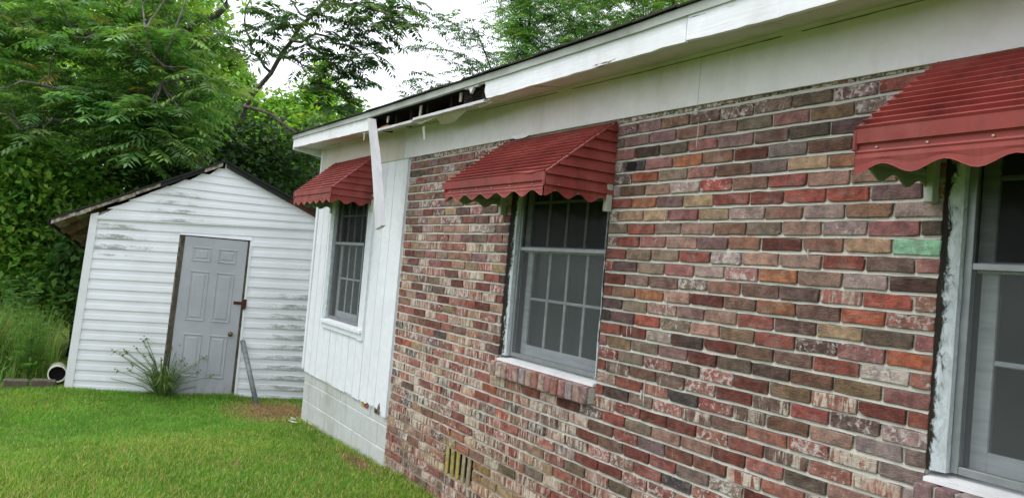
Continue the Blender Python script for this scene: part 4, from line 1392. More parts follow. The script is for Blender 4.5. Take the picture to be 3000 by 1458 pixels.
for (x, y, rz_, lab) in ((-4.60, -2.46, 1.50, 'worn concrete edging block touching the shed corner under the pipe'), (-4.66, -2.74, 1.62, 'worn concrete edging block farther left in the weeds')):
    q = MB()
    q.bbox(-.13, .13, -.06, .06, -.06, .11, .014)
    o = q.build('edging_block', M['edging'])
    o.location = (x, y, float(ground_z(x, y))-.005); o.rotation_euler = (jit(.05), .04, rz_)
    tag(o, lab, 'block', 'concrete edging blocks beside the shed')
q = MB()
for k in range(3):
    x, y = -2.33+.10*k, -.10-.03*k
    z = float(ground_z(x, y))
    n = 7
    ring = [(x+.07*(1+jit(.4))*math.cos(2*math.pi*i/n), y+.04*(1+jit(.4))*math.sin(2*math.pi*i/n), z+.028+jit(.02)) for i in range(n)]
    q.prism(ring, (0, 0, .006))
o = q.build('paint_debris', M['paper']); fixnormals(o.data)
tag(o, 'pale flakes of debris on the ground at the house corner', 'debris')

# ------------------------------------------------------------------ vegetation
def unit(v): return v/(np.linalg.norm(v, axis=-1, keepdims=True)+1e-9)

def leaf_cols(n, base, var=0.2, hue=0.08, clump=None):
    b = np.array(lin(*base))
    k = rng.normal(1, var, (n, 1)).clip(0.45, 1.7)
    if clump is not None: k = k*clump[:, None]
    c = b*k*(1+rng.normal(0, hue, (n, 3)))
    c[:, 0] *= 1+0.25*rng.normal(0, 0.5, n).clip(-1, 1.4)
    c = c*(1-DESAT)+c.mean(1, keepdims=True)*DESAT
    return np.concatenate([c.clip(0.004, 0.9), np.ones((n, 1))], 1)
DESAT = 0.11

def leaf_cards(pos, size, aspect=0.55, droop=0.4, outdir=None):
    """folded diamond leaves at pos: (V, quads)"""
    n = len(pos)
    d = unit(rng.normal(0, 1, (n, 3))*np.array([1, 1, .55])+(0 if outdir is None else outdir*0.8)-np.array([0, 0, droop]))
    side = unit(np.cross(d, unit(rng.normal(0, .35, (n, 3))+np.array([0, 0, 1]))))
    up = np.cross(side, d)
    L = (size*rng.uniform(.65, 1.3, n))[:, None]
    W = L*aspect*.5
    mid = pos+d*L*.45-up*W*.25
    v = np.stack([pos, mid+side*W, pos+d*L-np.array([0, 0, 1])*L*.12, mid-side*W], 1).reshape(-1, 3)
    q = np.arange(4*n).reshape(n, 4)
    return v, q

def compound(base, d, L, npair=8, wid=.30, lw=.30, droop=.35):
    """pinnate leaves: base (n,3), direction d, length L -> leaflet diamonds + midribs"""
    n = len(base)
    z = np.array([0, 0, 1.0])
    side = unit(np.cross(d, z)+1e-4)
    t = np.linspace(.18, 1.0, npair)
    V = []
    for i, tt in enumerate(t):
        p = base+d*(L*tt)[:, None]-z*(L*droop*tt*tt)[:, None]
        tang = unit(d-z*2*droop*tt)
        ll = L*wid*(0.75+0.5*math.sin(math.pi*min(1, tt*.9)))*rng.uniform(.85, 1.15, n)
        for sgn in (-1, 1):
            dd = unit(side*sgn*1.0+tang*.45-z*rng.uniform(.1, .45, n)[:, None]+rng.normal(0, .10, (n, 3)))
            wv = unit(tang+rng.normal(0, .15, (n, 3)))
            W = (ll*lw*.5)[:, None]
            m_ = p+dd*(ll*.42)[:, None]
            V.append(np.stack([p, m_+wv*W, p+dd*ll[:, None]-z*(ll*.10)[:, None], m_-wv*W], 1))
    p = base+d*L[:, None]-z*(L*droop)[:, None]
    e = unit(d-z*2*droop)
    wv = side
    ll = (L*wid)[:, None]
    V.append(np.stack([p, p+e*ll*.4+wv*ll*.15, p+e*ll, p+e*ll*.4-wv*ll*.15], 1))
    # midrib
    b2 = base+d*(L*.55)[:, None]-z*(L*droop*.3)[:, None]
    w = (L*.008)[:, None]
    V.append(np.stack([base-side*w, base+side*w, b2+side*w, b2-side*w], 1))
    V.append(np.stack([b2-side*w, b2+side*w, p+side*w*.5, p-side*w*.5], 1))
    V = np.stack(V, 1)                       # n, m, 4, 3
    m_ = V.shape[1]
    return V.reshape(-1, 3), np.arange(n*m_*4).reshape(-1, 4), m_

def wood(name, paths, parent, mat='bark', twigs=()):
    q = MB()
    for pts, rads in paths:
        q.tube(pts, rads, 9)
    for pts, rads in twigs:
        q.tube(pts, rads, 5, False)
    return q.build(name, M[mat], parent, True)

def smooth_path(pts, r0, r1, n=10, wob=.04):
    pts = np.array(pts, float)
    t = np.linspace(0, len(pts)-1, n)
    out = np.stack([np.interp(t, np.arange(len(pts)), pts[:, k]) for k in range(3)], -1)
    out[1:-1] += rng.normal(0, wob, (n-2, 3))
    return [p for p in out], list(np.linspace(r0, r1, n))

def path_pts(paths):
    return np.concatenate([np.array(p) for p, r in paths])

def twig_to(paths_pts, tgt, r=.014):
    d = np.linalg.norm(paths_pts-tgt, axis=1)+np.maximum(0, paths_pts[:, 2]-tgt[2])*.8
    a = paths_pts[int(np.argmin(d))]
    m_ = (a+tgt)/2+np.array([jit(.1), jit(.1), .12*np.linalg.norm(tgt-a)])
    return [a, m_, tgt], [r*(1+.5*np.linalg.norm(tgt-a)), r, r*.5]

def ell_points(n, c, rad, shell=.35):
    u = unit(rng.normal(0, 1, (n, 3)))
    r = rng.uniform(shell**3, 1, n)**(1/3)
    return np.asarray(c)+u*r[:, None]*np.asarray(rad), u

def ailanthus(name, label, trunk, limbs, tips, twr=.011, L=(.45, .68), per=(8, 13), col=(97, 139, 78), bright=(130, 170, 86), group=None, mat='bark', droop=.38, npair=8, yellow=0.0, wid=.24):
    root = empty(name, trunk[0][0])
    tag(root, label, 'tree', group)
    b0 = np.array(trunk[0][0])
    paths = [trunk]+limbs
    pp = path_pts(paths)
    tw = []
    B, D, LL, CL = [], [], [], []
    for tp in tips:
        tp = np.asarray(tp)
        tw.append(twig_to(pp, tp, twr))
        k = int(rng.integers(*per))
        az = rng.uniform(0, 2*math.pi)+np.arange(k)*2.399
        el = rng.uniform(-.15, .75, k)
        d = np.stack([np.cos(az)*np.cos(el), np.sin(az)*np.cos(el), np.sin(el)], -1)
        B.append(tp+rng.normal(0, .06, (k, 3))); D.append(d); LL.append(rng.uniform(L[0], L[1], k)); CL.append(np.full(k, rng.uniform(.7, 1.3)))
    B, D, LL, CL = map(np.concatenate, (B, D, LL, CL))
    V, Q, m_ = compound(B, D, LL, npair, wid, .38, droop)
    n = len(B)
    c = leaf_cols(n, col, .16, .05, CL)
    hi = rng.random(n) < .3
    c[hi] = leaf_cols(int(hi.sum()), bright, .15, .05)
    if yellow:
        ye = rng.random(n) < yellow
        c[ye] = leaf_cols(int(ye.sum()), (206, 186, 92), .12, .04)
    cc = np.repeat(c, m_*4, 0)
    cc[:, :3] *= np.repeat(rng.normal(1, .10, (n*m_, 1)).clip(.7, 1.3), 4, 0)
    w = wood('trunk', [([p-b0 for p in a], r) for a, r in paths], root, mat, [([p-b0 for p in a], r) for a, r in tw])
    link_mesh('crown', arr_mesh('crown', V-b0, [Q], {'col': cc}), M['leaf'], root)
    return root

def bushy(name, label, base, trunk_pts, clumps, nleaf, size, col, col2, group=None, cat='tree', mat='bark_dark', aspect=.6, droop=.35, r0=.14, clumpvar=.22, shell=.35):
    root = empty(name, base)
    tag(root, label, cat, group)
    b0 = np.array(base, float)
    main = smooth_path(trunk_pts, r0, r0*.3, 8, .03)
    pp = path_pts([main])
    tw = [twig_to(pp, np.array(c), .02) for c, r in clumps]
    vol = np.array([np.prod(r)**(2/3) for c, r in clumps]); vol = vol/vol.sum()
    P, O, CL, T = [], [], [], []
    for (c, r), f in zip(clumps, vol):
        k = max(20, int(nleaf*f))
        # leaves gather in sub-clumps so that the outline is uneven
        ns = max(4, k//70)
        sc, su = ell_points(ns, c, np.array(r)*.82, shell)
        idx = rng.integers(0, ns, k)
        p = sc[idx]+rng.normal(0, 1, (k, 3))*np.array(r)*.20
        P.append(p); O.append(unit(p-np.array(c)))
        CL.append(rng.uniform(1-clumpvar, 1+clumpvar, ns)[idx]); T.append(rng.random(ns)[idx])
    P, O, CL, T = map(np.concatenate, (P, O, CL, T))
    V, Q = leaf_cards(P-b0, size, aspect, droop, O)
    n = len(P)
    c = leaf_cols(n, col, .18, .06, CL)
    hi = (T+rng.normal(0, .2, n)) > .6
    c[hi] = leaf_cols(int(hi.sum()), col2, .18, .06, CL[hi])
    wood('trunk', [([p-b0 for p in main[0]], main[1])], root, mat, [([p-b0 for p in a], r) for a, r in tw])
    link_mesh('crown', arr_mesh('crown', V, [Q], {'col': np.repeat(c, 4, 0)}), M['leaf'], root)
    return root

def gpt(x, y): return np.array([x, y, float(ground_z(x, y))])
def tips_in(poly, n, d0, d1, power=1.0):
    """points of a crown spread over an outline and between two distances"""
    poly = np.array(poly, float)
    x0, y0 = poly.min(0); x1, y1 = poly.max(0)
    out = []
    while len(out) < n:
        x, y = rng.uniform(x0, x1), rng.uniform(y0, y1)
        c = False
        j = len(poly)-1
        for i in range(len(poly)):
            if (poly[i, 1] > y) != (poly[j, 1] > y) and x < (poly[j, 0]-poly[i, 0])*(y-poly[i, 1])/(poly[j, 1]-poly[i, 1])+poly[i, 0]: c = not c
            j = i
        if c: out.append(at(x, y, d0+(d1-d0)*rng.random()**power))
    return out

# --- large pinnate-leaved tree behind the shed
def seg(pts, r0, r1, n=10, wob=.03): return smooth_path(pts, r0, r1, n, wob)
b = at(600, 900, 15.2); b = gpt(b[0], b[1])
trunkA = seg([b, at(585, 600, 15), at(560, 330, 14.6), at(500, 230, 14.2), at(470, 60, 14.2), at(440, -150, 14.4)], .20, .07, 16)
limbsA = [seg([at(500, 235, 14.2), at(420, 150, 13.5), at(330, 115, 12.8), at(220, 110, 12.2)], .08, .02),
          seg([at(545, 300, 14.4), at(380, 290, 13.4), at(240, 340, 12.6), at(60, 380, 12.0)], .07, .02),
          seg([at(480, 150, 14.2), at(560, 70, 14), at(660, 20, 13.6), at(690, -80, 13.6)], .08, .04),
          seg([at(425, 200, 13.6), at(405, 120, 13.3), at(430, 80, 13.2)], .03, .012, 6),
          seg([at(555, 340, 14.4), at(500, 420, 13.2), at(420, 440, 12.4)], .05, .015),
          seg([at(330, 115, 12.8), at(150, 60, 12.4), at(0, 80, 12.2), at(-120, 60, 12.2)], .04, .015),
          seg([at(420, 225, 13.4), at(405, 200, 11.6), at(395, 140, 11.3), at(345, 102, 11.2)], .03, .012, 8, .015),
          seg([at(540, 235, 13.6), at(490, 200, 11.6), at(440, 165, 11.3), at(426, 85, 11.2)], .032, .012, 8, .015),
          seg([at(500, 240, 13.6), at(480, 180, 11.5), at(500, 120, 11.2)], .02, .01, 6, .015),
          seg([at(380, 300, 13.2), at(165, 258, 11.6), at(80, 240, 11.4), at(-20, 262, 11.3)], .028, .012, 8, .015),
          seg([at(400, 300, 13.2), at(240, 362, 11.7), at(160, 348, 11.5)], .03, .018, 7, .015),
          seg([at(560, 330, 14.2), at(470, 262, 11.9), at(475, 240, 11.7)], .05, .03, 6, .015)]
tipsA = tips_in([(-150, -120), (600, -120), (610, 60), (670, 150), (680, 250), (640, 330), (560, 400), (470, 450), (380, 420), (250, 370), (120, 420), (-150, 400)], 165, 11.2, 14.4, .8)
tipsA += tips_in([(360, 330), (560, 330), (520, 480), (400, 470)], 26, 11.4, 12.6)
ailanthus('feather_leaf_tree', 'large dark green tree with feathery leaves and pale twisting limbs behind the shed', trunkA, limbsA, tipsA, yellow=.010)

# --- slender leaning tree with its limb against the sky
b = at(640, 900, 16.5); b = gpt(b[0], b[1])
trunkB = seg([b, at(650, 620, 16.2), at(690, 400, 15.9), at(716, 311, 15.6), at(820, 170, 15.2), at(880, 80, 15), at(965, -10, 15), at(1030, -120, 15)], .062, .03, 18, .02)
limbsB = [seg([at(716, 311, 15.6), at(780, 330, 15), at(830, 362, 14.6), at(880, 400, 14.2)], .035, .03, 8, .02),
          seg([at(850, 120, 15.1), at(930, 105, 14.7), at(1010, 130, 14.4), at(1080, 180, 14.2)], .03, .01),
          seg([at(960, 0, 15), at(1050, 15, 14.6), at(1130, 50, 14.2), at(1190, 75, 14)], .035, .01),
          seg([at(820, 170, 15.2), at(880, 170, 14.8), at(895, 220, 14.5), at(880, 260, 14.4)], .02, .008),
          seg([at(790, 210, 15.3), at(740, 150, 15), at(720, 60, 14.8), at(740, -40, 14.8)], .03, .012),
          seg([at(900, 60, 15.0), at(860, 10, 15), at(830, -60, 15)], .025, .01)]
tipsB = [at(x, y, 14.0+1.2*rng.random()) for x, y in ((1010, 20), (1060, 20), (1120, 40), (1170, 60), (1205, 75), (1180, 30), (1130, 80), (1085, 70), (1040, 75), (985, 60), (950, 110), (1000, 120), (1045, 135), (1090, 150), (1110, 165), (1060, 185), (1015, 175), (970, 180), (1080, 110), (930, 160), (905, 130), (960, 215), (1010, 215), (1040, 235), (1000, 260), (960, 270), (1010, 300), (985, 320), (890, 190), (870, 60), (840, 90), (800, 60), (770, 30), (760, 100), (790, 130), (740, 160), (820, 30), (900, 30), (930, 5), (1100, 5), (1200, 10), (1150, -20), (1060, -30), (960, -40), (860, -40), (1225, 100), (1160, 130))]
tipsB = tipsB[:-2]
ailanthus('leaning_tree', 'slender leaning tree with open feathery branches spread against the white sky', trunkB, limbsB, tipsB, L=(.36, .54), per=(5, 9), col=(66, 96, 56), bright=(96, 130, 62), npair=8, wid=.31, twr=.006)

# --- background trees and thickets, each its own
def thicket(name, label, gx, gy_depth, clumps_px, nleaf, size, col, col2, **kw):
    b = at(gx, 900, gy_depth); b = gpt(b[0], b[1])
    cl = [(at(x, y, d), (r, r*1.0, r*rz_)) for x, y, d, r, rz_ in clumps_px]
    topc = max(cl, key=lambda c: c[0][2])[0]
    return bushy(name, label, b, [b, b+(topc-b)*np.array([.3, .3, .45]), topc-np.array([0, 0, .3])], cl, nleaf, size, col, col2, **kw)
GB = 'trees of the wood behind the shed'
thicket('bright_tree', 'bright yellow-green tree rising behind the house eave under the leaning limb', 900, 20,
        [(932, 250, 20, .6, 1.2), (900, 315, 20, .8, 1), (985, 330, 20, .75, .9), (840, 365, 19.5, .95, 1), (760, 395, 19.5, 1.0, 1), (940, 400, 19, 1.1, 1), (690, 420, 19.5, 1.1, 1), (660, 350, 21, .9, 1), (850, 470, 18.5, 1.4, 1), (720, 310, 21, .55, 1), (770, 500, 18.5, 1.3, 1)],
        26000, .15, (112, 158, 58), (146, 186, 64), group=GB)
thicket('vine_covered_tree', 'dark vine-covered tree directly behind the shed roof', 480, 16,
        [(320, 480, 15.2, 1.1, 1.2), (430, 500, 15.4, 1.3, 1.2), (560, 480, 15.6, 1.3, 1.1), (690, 520, 15.8, 1.3, 1), (800, 560, 16, 1.2, 1), (300, 600, 15, 1.1, 1.2), (420, 390, 16, 1.2, 1), (650, 420, 16.4, 1.2, 1), (250, 720, 14.8, 1.0, 1.3), (880, 500, 16.4, 1.1, 1.1)],
        17000, .15, (48, 76, 42), (66, 102, 50), group=GB)
thicket('broadleaf_shrub', 'bright green broad-leaved shrub at the left edge of the picture', 60, 13.2,
        [(40, 520, 13.2, 1.0, 1.1), (150, 600, 13.4, .9, 1.2), (30, 680, 13, .9, 1.2), (240, 560, 14, .8, 1.1), (120, 760, 13.2, .8, 1.1), (-60, 600, 13, .9, 1.4), (190, 690, 13.6, .8, 1.2), (60, 430, 13.8, .8, .9)],
        15000, .135, (104, 152, 56), (138, 180, 62), cat='shrub')
thicket('hanging_shrub', 'mid-green shrub hanging over the weeds between pipe and shed eave', 215, 12.6,
        [(200, 800, 12.6, .55, 1.3), (170, 900, 12.5, .45, 1.2), (230, 720, 12.8, .5, 1.2), (120, 850, 12.4, .5, 1)],
        3200, .13, (74, 116, 50), (104, 146, 58), cat='shrub', r0=.05)
thicket('tall_wood_tree', 'tall yellow-green tree filling the upper left corner behind the feathery tree', 150, 21,
        [(60, 120, 21, 2.0, 1.2), (250, 160, 21.5, 2.0, 1.2), (160, 300, 20.5, 1.9, 1.1), (-100, 260, 20.5, 1.9, 1.2), (40, 420, 20, 1.8, 1), (330, 330, 21, 1.9, 1.1), (100, -60, 22, 2.2, 1.2), (320, 20, 22, 2.0, 1.2)],
        17000, .22, (110, 156, 54), (150, 186, 62), group=GB)
thicket('mid_wood_tree', 'yellow-green tree glimpsed between the dark limbs above the shed ridge', 520, 22,
        [(480, 200, 22, 2.0, 1.2), (590, 270, 22.5, 1.3, 1.1), (520, 400, 21.5, 1.9, 1.1), (420, 60, 23, 2.1, 1.2), (540, 70, 23, 1.3, 1), (650, 200, 23, .7, 1), (380, 300, 22, 1.8, 1.1), (660, 420, 21, 1.7, 1)],
        15000, .22, (108, 152, 54), (146, 182, 62), group=GB)
thicket('back_wood_tree', 'shadowed tree low down behind the shed on the left', 120, 24,
        [(0, 600, 24, 2.2, 1.2), (220, 560, 24, 2.2, 1.2), (60, 820, 23, 2.0, 1.2), (-160, 700, 23, 2.2, 1.4), (300, 760, 23, 2.0, 1.2), (450, 560, 24, 2.2, 1.1), (700, 560, 24, 2.2, 1.1), (900, 560, 24, 2.0, 1.1)],
        15000, .25, (66, 102, 44), (96, 138, 52), group=GB)
thicket('right_wood_tree', 'bright tree top peeping past the roof edge near the leaning tree', 1010, 26,
        [(705, 270, 27, .7, 1), (1012, 372, 25, .45, .8), (940, 390, 25, 1.0, 1), (800, 330, 26, .6, .8)],
        11000, .14, (110, 156, 60), (140, 180, 68), group=GB)

# --- fine-leaved trees beyond the roof
def fine_tree(name, label, bx, depth, stems, tips, thick=.07, **kw):
    b = at(bx, 900, depth); b = gpt(b[0], b[1])
    tr = seg([b]+[at(x, y, depth) for x, y in stems[0]], thick, thick*.25, 14, .03)
    lm = [seg([at(x, y, depth+rng.uniform(-.5, .5)) for x, y in s_], thick*.22, thick*.08, 9, .03) for s_ in stems[1:]]
    return ailanthus(name, label, tr, lm, tips, **kw)
GR = 'fine-leaved trees beyond the roof'
fine_tree('willowy_tree', 'tall fine-leaved tree beyond the roof, left of two', 1560, 20,
          [[(1560, 400), (1550, 200), (1545, 60), (1560, -160)], [(1552, 260), (1500, 160), (1470, 60), (1440, -60)], [(1548, 160), (1620, 60), (1680, -80)], [(1552, 230), (1640, 170), (1720, 130)], [(1545, 100), (1500, 20), (1490, -60)]],
          tips_in([(1440, -80), (1800, -80), (1790, 100), (1700, 150), (1560, 205), (1490, 195), (1500, 120), (1470, 50)], 235, 18.6, 21.4)+tips_in([(1440, 210), (1760, 160), (1740, 420), (1450, 420)], 70, 18.8, 21.2),
          L=(.36, .62), per=(6, 10), col=(98, 142, 70), bright=(134, 176, 84), group=GR, droop=.5, npair=9, wid=.17, mat='bark_dark', twr=.006)
fine_tree('willowy_tree', 'fine-leaved tree beyond the roof, right of two, mostly hidden by the eave', 1980, 20.5,
          [[(1980, 400), (1975, 150), (1970, 20), (1980, -120)], [(1975, 150), (1900, 80), (1850, 0)], [(1972, 80), (2040, 20), (2080, -60)]],
          tips_in([(1790, -80), (2160, -80), (2150, 0), (2040, 55), (1930, 90), (1790, 130)], 165, 19, 22)+tips_in([(1800, 150), (2120, 60), (2100, 380), (1820, 380)], 70, 19.2, 21.8),
          L=(.36, .62), per=(6, 10), col=(112, 152, 66), bright=(148, 184, 78), group=GR, droop=.5, npair=9, wid=.17, mat='bark_dark', twr=.006)
spx = [(1200, 22), (1235, 30), (1262, 55), (1300, 52), (1330, 62), (1352, 80), (1380, 95), (1400, 110), (1420, 60), (1340, 100), (1365, 115), (1300, 75), (1215, 140), (1255, 138), (1290, 150), (1330, 150), (1365, 165), (1395, 180), (1420, 150), (1450, 80), (1455, 130), (1440, 190), (1410, 205), (1375, 200), (1360, 185), (1200, 235), (1230, 232), (1260, 225), (1290, 250), (1320, 245), (1350, 215), (1310, 262), (1250, 270), (1200, 285), (1460, 170)]
fine_tree('arching_sapling', 'thin arching sapling with sparse sprays against the white sky above the roof', 1460, 17,
          [[(1460, 500), (1455, 260), (1430, 170), (1400, 110), (1380, 60)], [(1400, 110), (1330, 70), (1210, 25)], [(1440, 200), (1340, 155), (1205, 140)], [(1452, 260), (1330, 240), (1200, 240)], [(1455, 300), (1300, 265), (1190, 288)]],
          [at(x, y, 16.6+.8*rng.random()) for x, y in spx], L=(.24, .42), per=(6, 9), col=(74, 106, 60), bright=(98, 134, 72), droop=.45, npair=6, wid=.28, thick=.03, twr=.0025, mat='bark_dark')

# --- a far wood that closes the view
pos = []
for k in range(460):
    x = rng.uniform(-1500, 1250); y = rng.uniform(250, 900)
    if x > 700 and y < 480: continue
    c = at(x, y, rng.uniform(30, 36))
    pos.append(c+rng.normal(0, 1, (70, 3))*np.array([1.3, 1.3, .9]))
P = np.concatenate(pos)
V, Q = leaf_cards(P, .34, .65, .3)
o = link_mesh('far_wood', arr_mesh('far_wood', V, [Q], {'col': np.repeat(leaf_cols(len(P), (76, 116, 48), .25, .06), 4, 0)}), M['leaf'])
tag(o, 'dim mass of far woodland foliage behind the nearer trees', 'woodland', kind='stuff')

# ------------------------------------------------------------------ grass
DESAT = 0.0
def blades(P, h, w, lean_, cols, name, label, cat, bend=.5, mat='grass'):
    n = len(P)
    az = rng.uniform(0, 2*math.pi, n)
    d = np.stack([np.cos(az), np.sin(az), np.zeros(n)], -1)
    sd_ = np.stack([-np.sin(az+rng.normal(0, .6, n)), np.cos(az), np.zeros(n)], -1)
    h = h[:, None]; w = w[:, None]; ln = (lean_*rng.uniform(.2, 1.3, n))[:, None]
    z = np.array([0, 0, 1.0])
    m_ = P+z*h*.55+d*h*ln*.35
    t = P+z*h*(1-.25*ln)+d*h*ln*(1+bend)
    v = np.stack([P-sd_*w*.5, P+sd_*w*.5, m_+sd_*w*.42, m_-sd_*w*.42, t], 1).reshape(-1, 3)
    i = np.arange(n)*5
    q4 = np.stack([i, i+1, i+2, i+3], -1); q3 = np.stack([i+3, i+2, i+4], -1)
    o = link_mesh(name, arr_mesh(name, v, [q4, q3], {'col': np.repeat(cols, 5, 0)}), M[mat])
    tag(o, label, cat, kind='stuff')
    return o

def vnoise(x, y, s, seed):
    r = np.random.default_rng(seed).random((64, 64))
    X, Y = (x*s) % 64, (y*s) % 64
    i, j = X.astype(int), Y.astype(int); fx, fy = X-i, Y-j
    fx = fx*fx*(3-2*fx); fy = fy*fy*(3-2*fy)
    i1, j1 = (i+1) % 64, (j+1) % 64
    return (r[i, j]*(1-fx)+r[i1, j]*fx)*(1-fy)+(r[i, j1]*(1-fx)+r[i1, j1]*fx)*fy

def inshed(x, y):
    dx, dy = x+4.5, y+2.2
    o_ = dx*math.cos(SA)-dy*math.sin(SA); s_ = dx*math.sin(SA)+dy*math.cos(SA)
    return (o_ < .0) & (o_ > -3.7) & (s_ > -.02) & (s_ < SR), o_, s_
def straw_amt(x, y):
    a = np.clip(1.35-np.hypot((x+2.95)/.75, (y+.12)/.5), 0, 1)
    b = np.clip(1.2-np.hypot((x+.25)/.55, (y+.14)/.10), 0, 1)
    c = np.clip(1.0-np.hypot((x+.35)/.18, (y+1.15)/.10), 0, 1)*.8
    d = np.clip(1.0-np.hypot((x+1.9)/1.0, (y+.04)/.06), 0, 1)*.8
    e = np.clip(1.0-np.hypot((x-.2)/.8, (y+2.9)/.7), 0, 1)*.5
    return np.maximum.reduce([a, b, c, d, e])
def lawn_pts(n, x0, x1, y0, y1):
    x, y = rng.uniform(x0, x1, n), rng.uniform(y0, y1, n)
    ins, o_, s_ = inshed(x, y)
    ok = ~ins & ~((y > -.015) & (x > -2.42))
    return x[ok], y[ok]
x1_, y1_ = lawn_pts(290000, -5.2, 1.4, -3.4, .6)
x2_, y2_ = lawn_pts(90000, -9, 7, -7, .6)
x, y = np.concatenate([x1_, x2_]), np.concatenate([y1_, y2_])
sa = straw_amt(x, y)
keep = rng.random(len(x)) > sa*1.15
x, y, sa = x[keep], y[keep], sa[keep]
nz = vnoise(x, y, 1.1, 3); nf = vnoise(x, y, 4.2, 5)
edge = np.clip(1-np.abs(y+.06)/.22, 0, 1)*(x > -2.4)*(x < 2.5)
_, o_, s_ = inshed(x, y)
edge = np.maximum(edge, np.clip(1-np.abs(o_-.12)/.22, 0, 1)*(s_ > -.2)*(s_ < 2.0))
h = (.028+.022*nz+.010*nf)*rng.uniform(.6, 1.35, len(x))*(1+1.1*edge*vnoise(x, y, 7, 8))
w = rng.uniform(.003, .0055, len(x))
cols = leaf_cols(len(x), (98, 150, 46), .19, .06, .82+.36*nf)
yl = rng.random(len(x)) < np.clip(.09+.55*(vnoise(x, y, .8, 11)-.5)+.15*np.clip(x+2.5, 0, 2), .05, .6)
cols[yl] = leaf_cols(int(yl.sum()), (158, 172, 74), .16, .06)
dead = rng.random(len(x)) < .035+.18*np.clip(vnoise(x, y, 2.3, 17)-.55, 0, 1)+.05*np.clip(x+2, 0, 2)+.3*sa
cols[dead] = leaf_cols(int(dead.sum()), (190, 174, 116), .15, .05)
blades(np.stack([x, y, ground_z(x, y)-.004], -1), h, w, np.full(len(x), .55), cols, 'lawn_grass', 'short bright green mown lawn grass in front of the shed and house', 'grass')
# dead straw patches
n = 30000
x = rng.uniform(-4.0, 1.0, n); y = rng.uniform(-1.4, .6, n)
ins, o_, s_ = inshed(x, y)
ok = (rng.random(n) < straw_amt(x, y)) & ~ins & ~((y > -.02) & (x > -2.42))
x, y = x[ok], y[ok]
cols = leaf_cols(len(x), (150, 122, 86), .25, .07)
blades(np.stack([x, y, ground_z(x, y)+rng.uniform(0, .012, len(x))], -1), rng.uniform(.02, .05, len(x)), rng.uniform(.004, .008, len(x)), np.full(len(x), 1.8), cols, 'dry_straw', 'brown dead grass and straw on the ground between shed and house corner', 'straw', .8)
# tall weeds left of the shed
n = 9000
x = rng.uniform(-9.5, -4.75, n); y = rng.uniform(-6.2, -2.3, n)
ok = (y < -2.32+.0*x) & ((x < -4.95+.18*np.clip(-2.6-y, 0, 3)))
x, y = x[ok], y[ok]
cl = vnoise(x, y, 1.6, 21)
h = (.35+.75*cl)*rng.uniform(.5, 1.15, len(x))*np.clip((-x-4.75)/.7, .35, 1)
cols = leaf_cols(len(x), (112, 150, 70), .18, .06, .75+.5*cl)
dd = rng.random(len(x)) < .12
cols[dd] = leaf_cols(int(dd.sum()), (150, 146, 96), .15, .05)
blades(np.stack([x, y, ground_z(x, y)-.01], -1), h, rng.uniform(.006, .013, len(x)), np.full(len(x), .35), cols, 'tall_weeds', 'tall tangled green weeds and grasses left of the shed', 'weeds', .7)
# low leafy ground cover among the weeds
n = 6000
x = rng.uniform(-9.5, -4.9, n); y = rng.uniform(-6.2, -2.35, n)
P = np.stack([x, y, ground_z(x, y)+rng.uniform(.02, .55, n)*vnoise(x, y, 1.3, 33)], -1)
V, Q = leaf_cards(P, .07, .5, .1)
o = link_mesh('ground_cover', arr_mesh('ground_cover', V, [Q], {'col': np.repeat(leaf_cols(n, (94, 136, 56), .2, .06), 4, 0)}), M['leaf'])
tag(o, 'low leafy ground cover among the weeds left of the shed', 'ground cover', kind='stuff')

# upright feathery weeds at the edge of the lawn
for i, (wx, wy, hh, lab) in enumerate(((-5.15, -2.62, .95, 'tall feathery weed just left of the pipe'), (-5.6, -3.0, 1.15, 'tallest feathery weed in the clump left of the pipe'), (-5.3, -3.35, .8, 'short feathery weed near the left edge of the picture'), (-6.2, -2.75, 1.25, 'feathery weed at the back of the clump under the shed eave'))):
    b = gpt(wx, wy)
    rt = empty('feathery_weed', b)
    tag(rt, lab, 'weed', 'feathery weeds left of the shed')
    B, D, LL = [], [], []
    q = MB()
    for s_ in range(5):
        a_ = random.uniform(0, 6.28); ln_ = random.uniform(.05, .3)
        top_ = np.array([math.cos(a_)*ln_, math.sin(a_)*ln_, hh*random.uniform(.7, 1.05)])
        q.cur = leaf_cols(1, (104, 128, 70), .1, .03)[0]
        q.tube([(0, 0, -.02), top_*np.array([.3, .3, .55]), top_], [.006, .005, .002], 5)
        for k in range(26):
            tt = .2+.8*k/26
            p = top_*np.array([tt**1.6, tt**1.6, tt]); az = k*2.4
            B.append(p); D.append(np.array([math.cos(az)*.8, math.sin(az)*.8, .6])); LL.append(.26*(1.1-tt*.7)*random.uniform(.8, 1.2))
    q.build('stem', M['leaf'], rt)
    V, Q, m_ = compound(np.array(B), unit(np.array(D)), np.array(LL), 5, .32, .16, .35)
    tag(link_mesh('leaves', arr_mesh('leaves', V, [Q], {'col': np.repeat(leaf_cols(len(B), (98, 140, 66), .15, .05), m_*4, 0)}), M['leaf'], rt), kind='stuff')

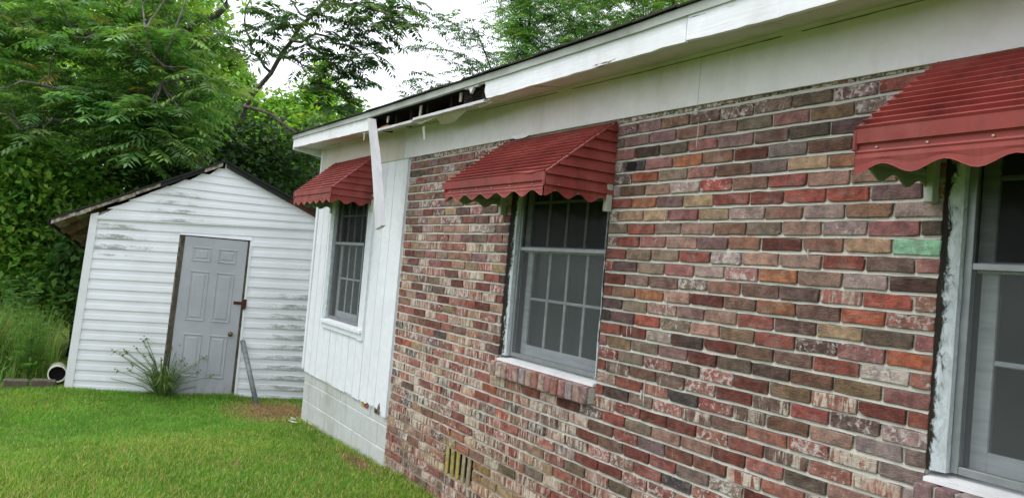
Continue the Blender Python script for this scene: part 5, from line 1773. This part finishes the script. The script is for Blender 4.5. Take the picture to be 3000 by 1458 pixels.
# ------------------------------------------------------------------ sedge plant in front of the door
base = np.array([-4.17, -1.20, -0.0]); base[2] = float(ground_z(base[0], base[1]))
sedge = empty('sedge_plant', base)
tag(sedge, 'bushy green sedge with spiky seed heads growing in front of the shed door', 'plant')
heads, hcol = MB(), None
lv, lf = [], []
q = MB()
for k in range(52):
    az = random.uniform(0, 2*math.pi); ln_ = random.uniform(.12, .62); hh = random.uniform(.40, .74) if k < 36 else random.uniform(.15, .35)
    d = np.array([math.cos(az)*.75-.0, math.sin(az), 0])
    hh *= 1-.35*(ln_/.62)**2
    p0 = d*.05*random.random()
    pts = [p0, p0+d*ln_*.35+np.array([0, 0, hh*.6]), p0+d*ln_+np.array([0, 0, hh])]
    q.cur = leaf_cols(1, (112, 142, 88), .12, .04)[0]
    q.tube(pts, [.006, .005, .003], 5)
    if k < 36:
        for j in range(11):
            a2 = random.uniform(0, 6.28); e2 = random.uniform(-.5, .6)
            dd = np.array([math.cos(a2)*math.cos(e2), math.sin(a2)*math.cos(e2), math.sin(e2)])
            tipp = pts[2]+dd*random.uniform(.05, .13)
            w_ = np.cross(dd, (0, 0, 1))*.006
            lv += [pts[2]-w_, pts[2]+w_, tipp]; lf.append((len(lv)-3, len(lv)-2, len(lv)-1))
        heads.dome(pts[2]-np.array([0, 0, .008]), (0, 0, 1), .014, .02, 6)
        heads.dome(pts[2]+d*.03+np.array([0, 0, .02]), (0, 0, 1), .010, .016, 6)
q.build('stem', M['leaf'], sedge)
heads.cur = (1, 1, 1, 1); heads.c = [leaf_cols(1, (110, 118, 92), .1, .03)[0]]*len(heads.v)
tag(heads.build('seed_heads', M['leaf'], sedge), kind='stuff')
n = 90
az = rng.uniform(0, 2*math.pi, n); L_ = rng.uniform(.2, .42, n)
for a_, l_ in zip(az, L_):
    d = np.array([math.cos(a_), math.sin(a_), 0]); sd_ = np.array([-d[1], d[0], 0])*.010
    up_ = random.uniform(.45, 1.15)
    p0 = d*.03; m1 = d*l_*.4+np.array([0, 0, l_*up_]); t_ = d*l_*1.0+np.array([0, 0, l_*(up_*.75)])
    i = len(lv)
    lv += [p0-sd_, p0+sd_, m1+sd_, m1-sd_, t_]; lf += [(i, i+1, i+2, i+3), (i+3, i+2, i+4)]
me = bpy.data.meshes.new('leaf'); me.from_pydata([tuple(v) for v in lv], [], lf)
a = me.attributes.new('col', 'FLOAT_COLOR', 'POINT'); a.data.foreach_set('color', np.repeat(leaf_cols(1, (104, 140, 78), 0, 0), len(lv), 0).astype(np.float32).ravel()*rng.normal(1, .12, (len(lv), 1)).repeat(4, 1).ravel().astype(np.float32))
tag(link_mesh('leaves', me, M['leaf'], sedge), kind='stuff')
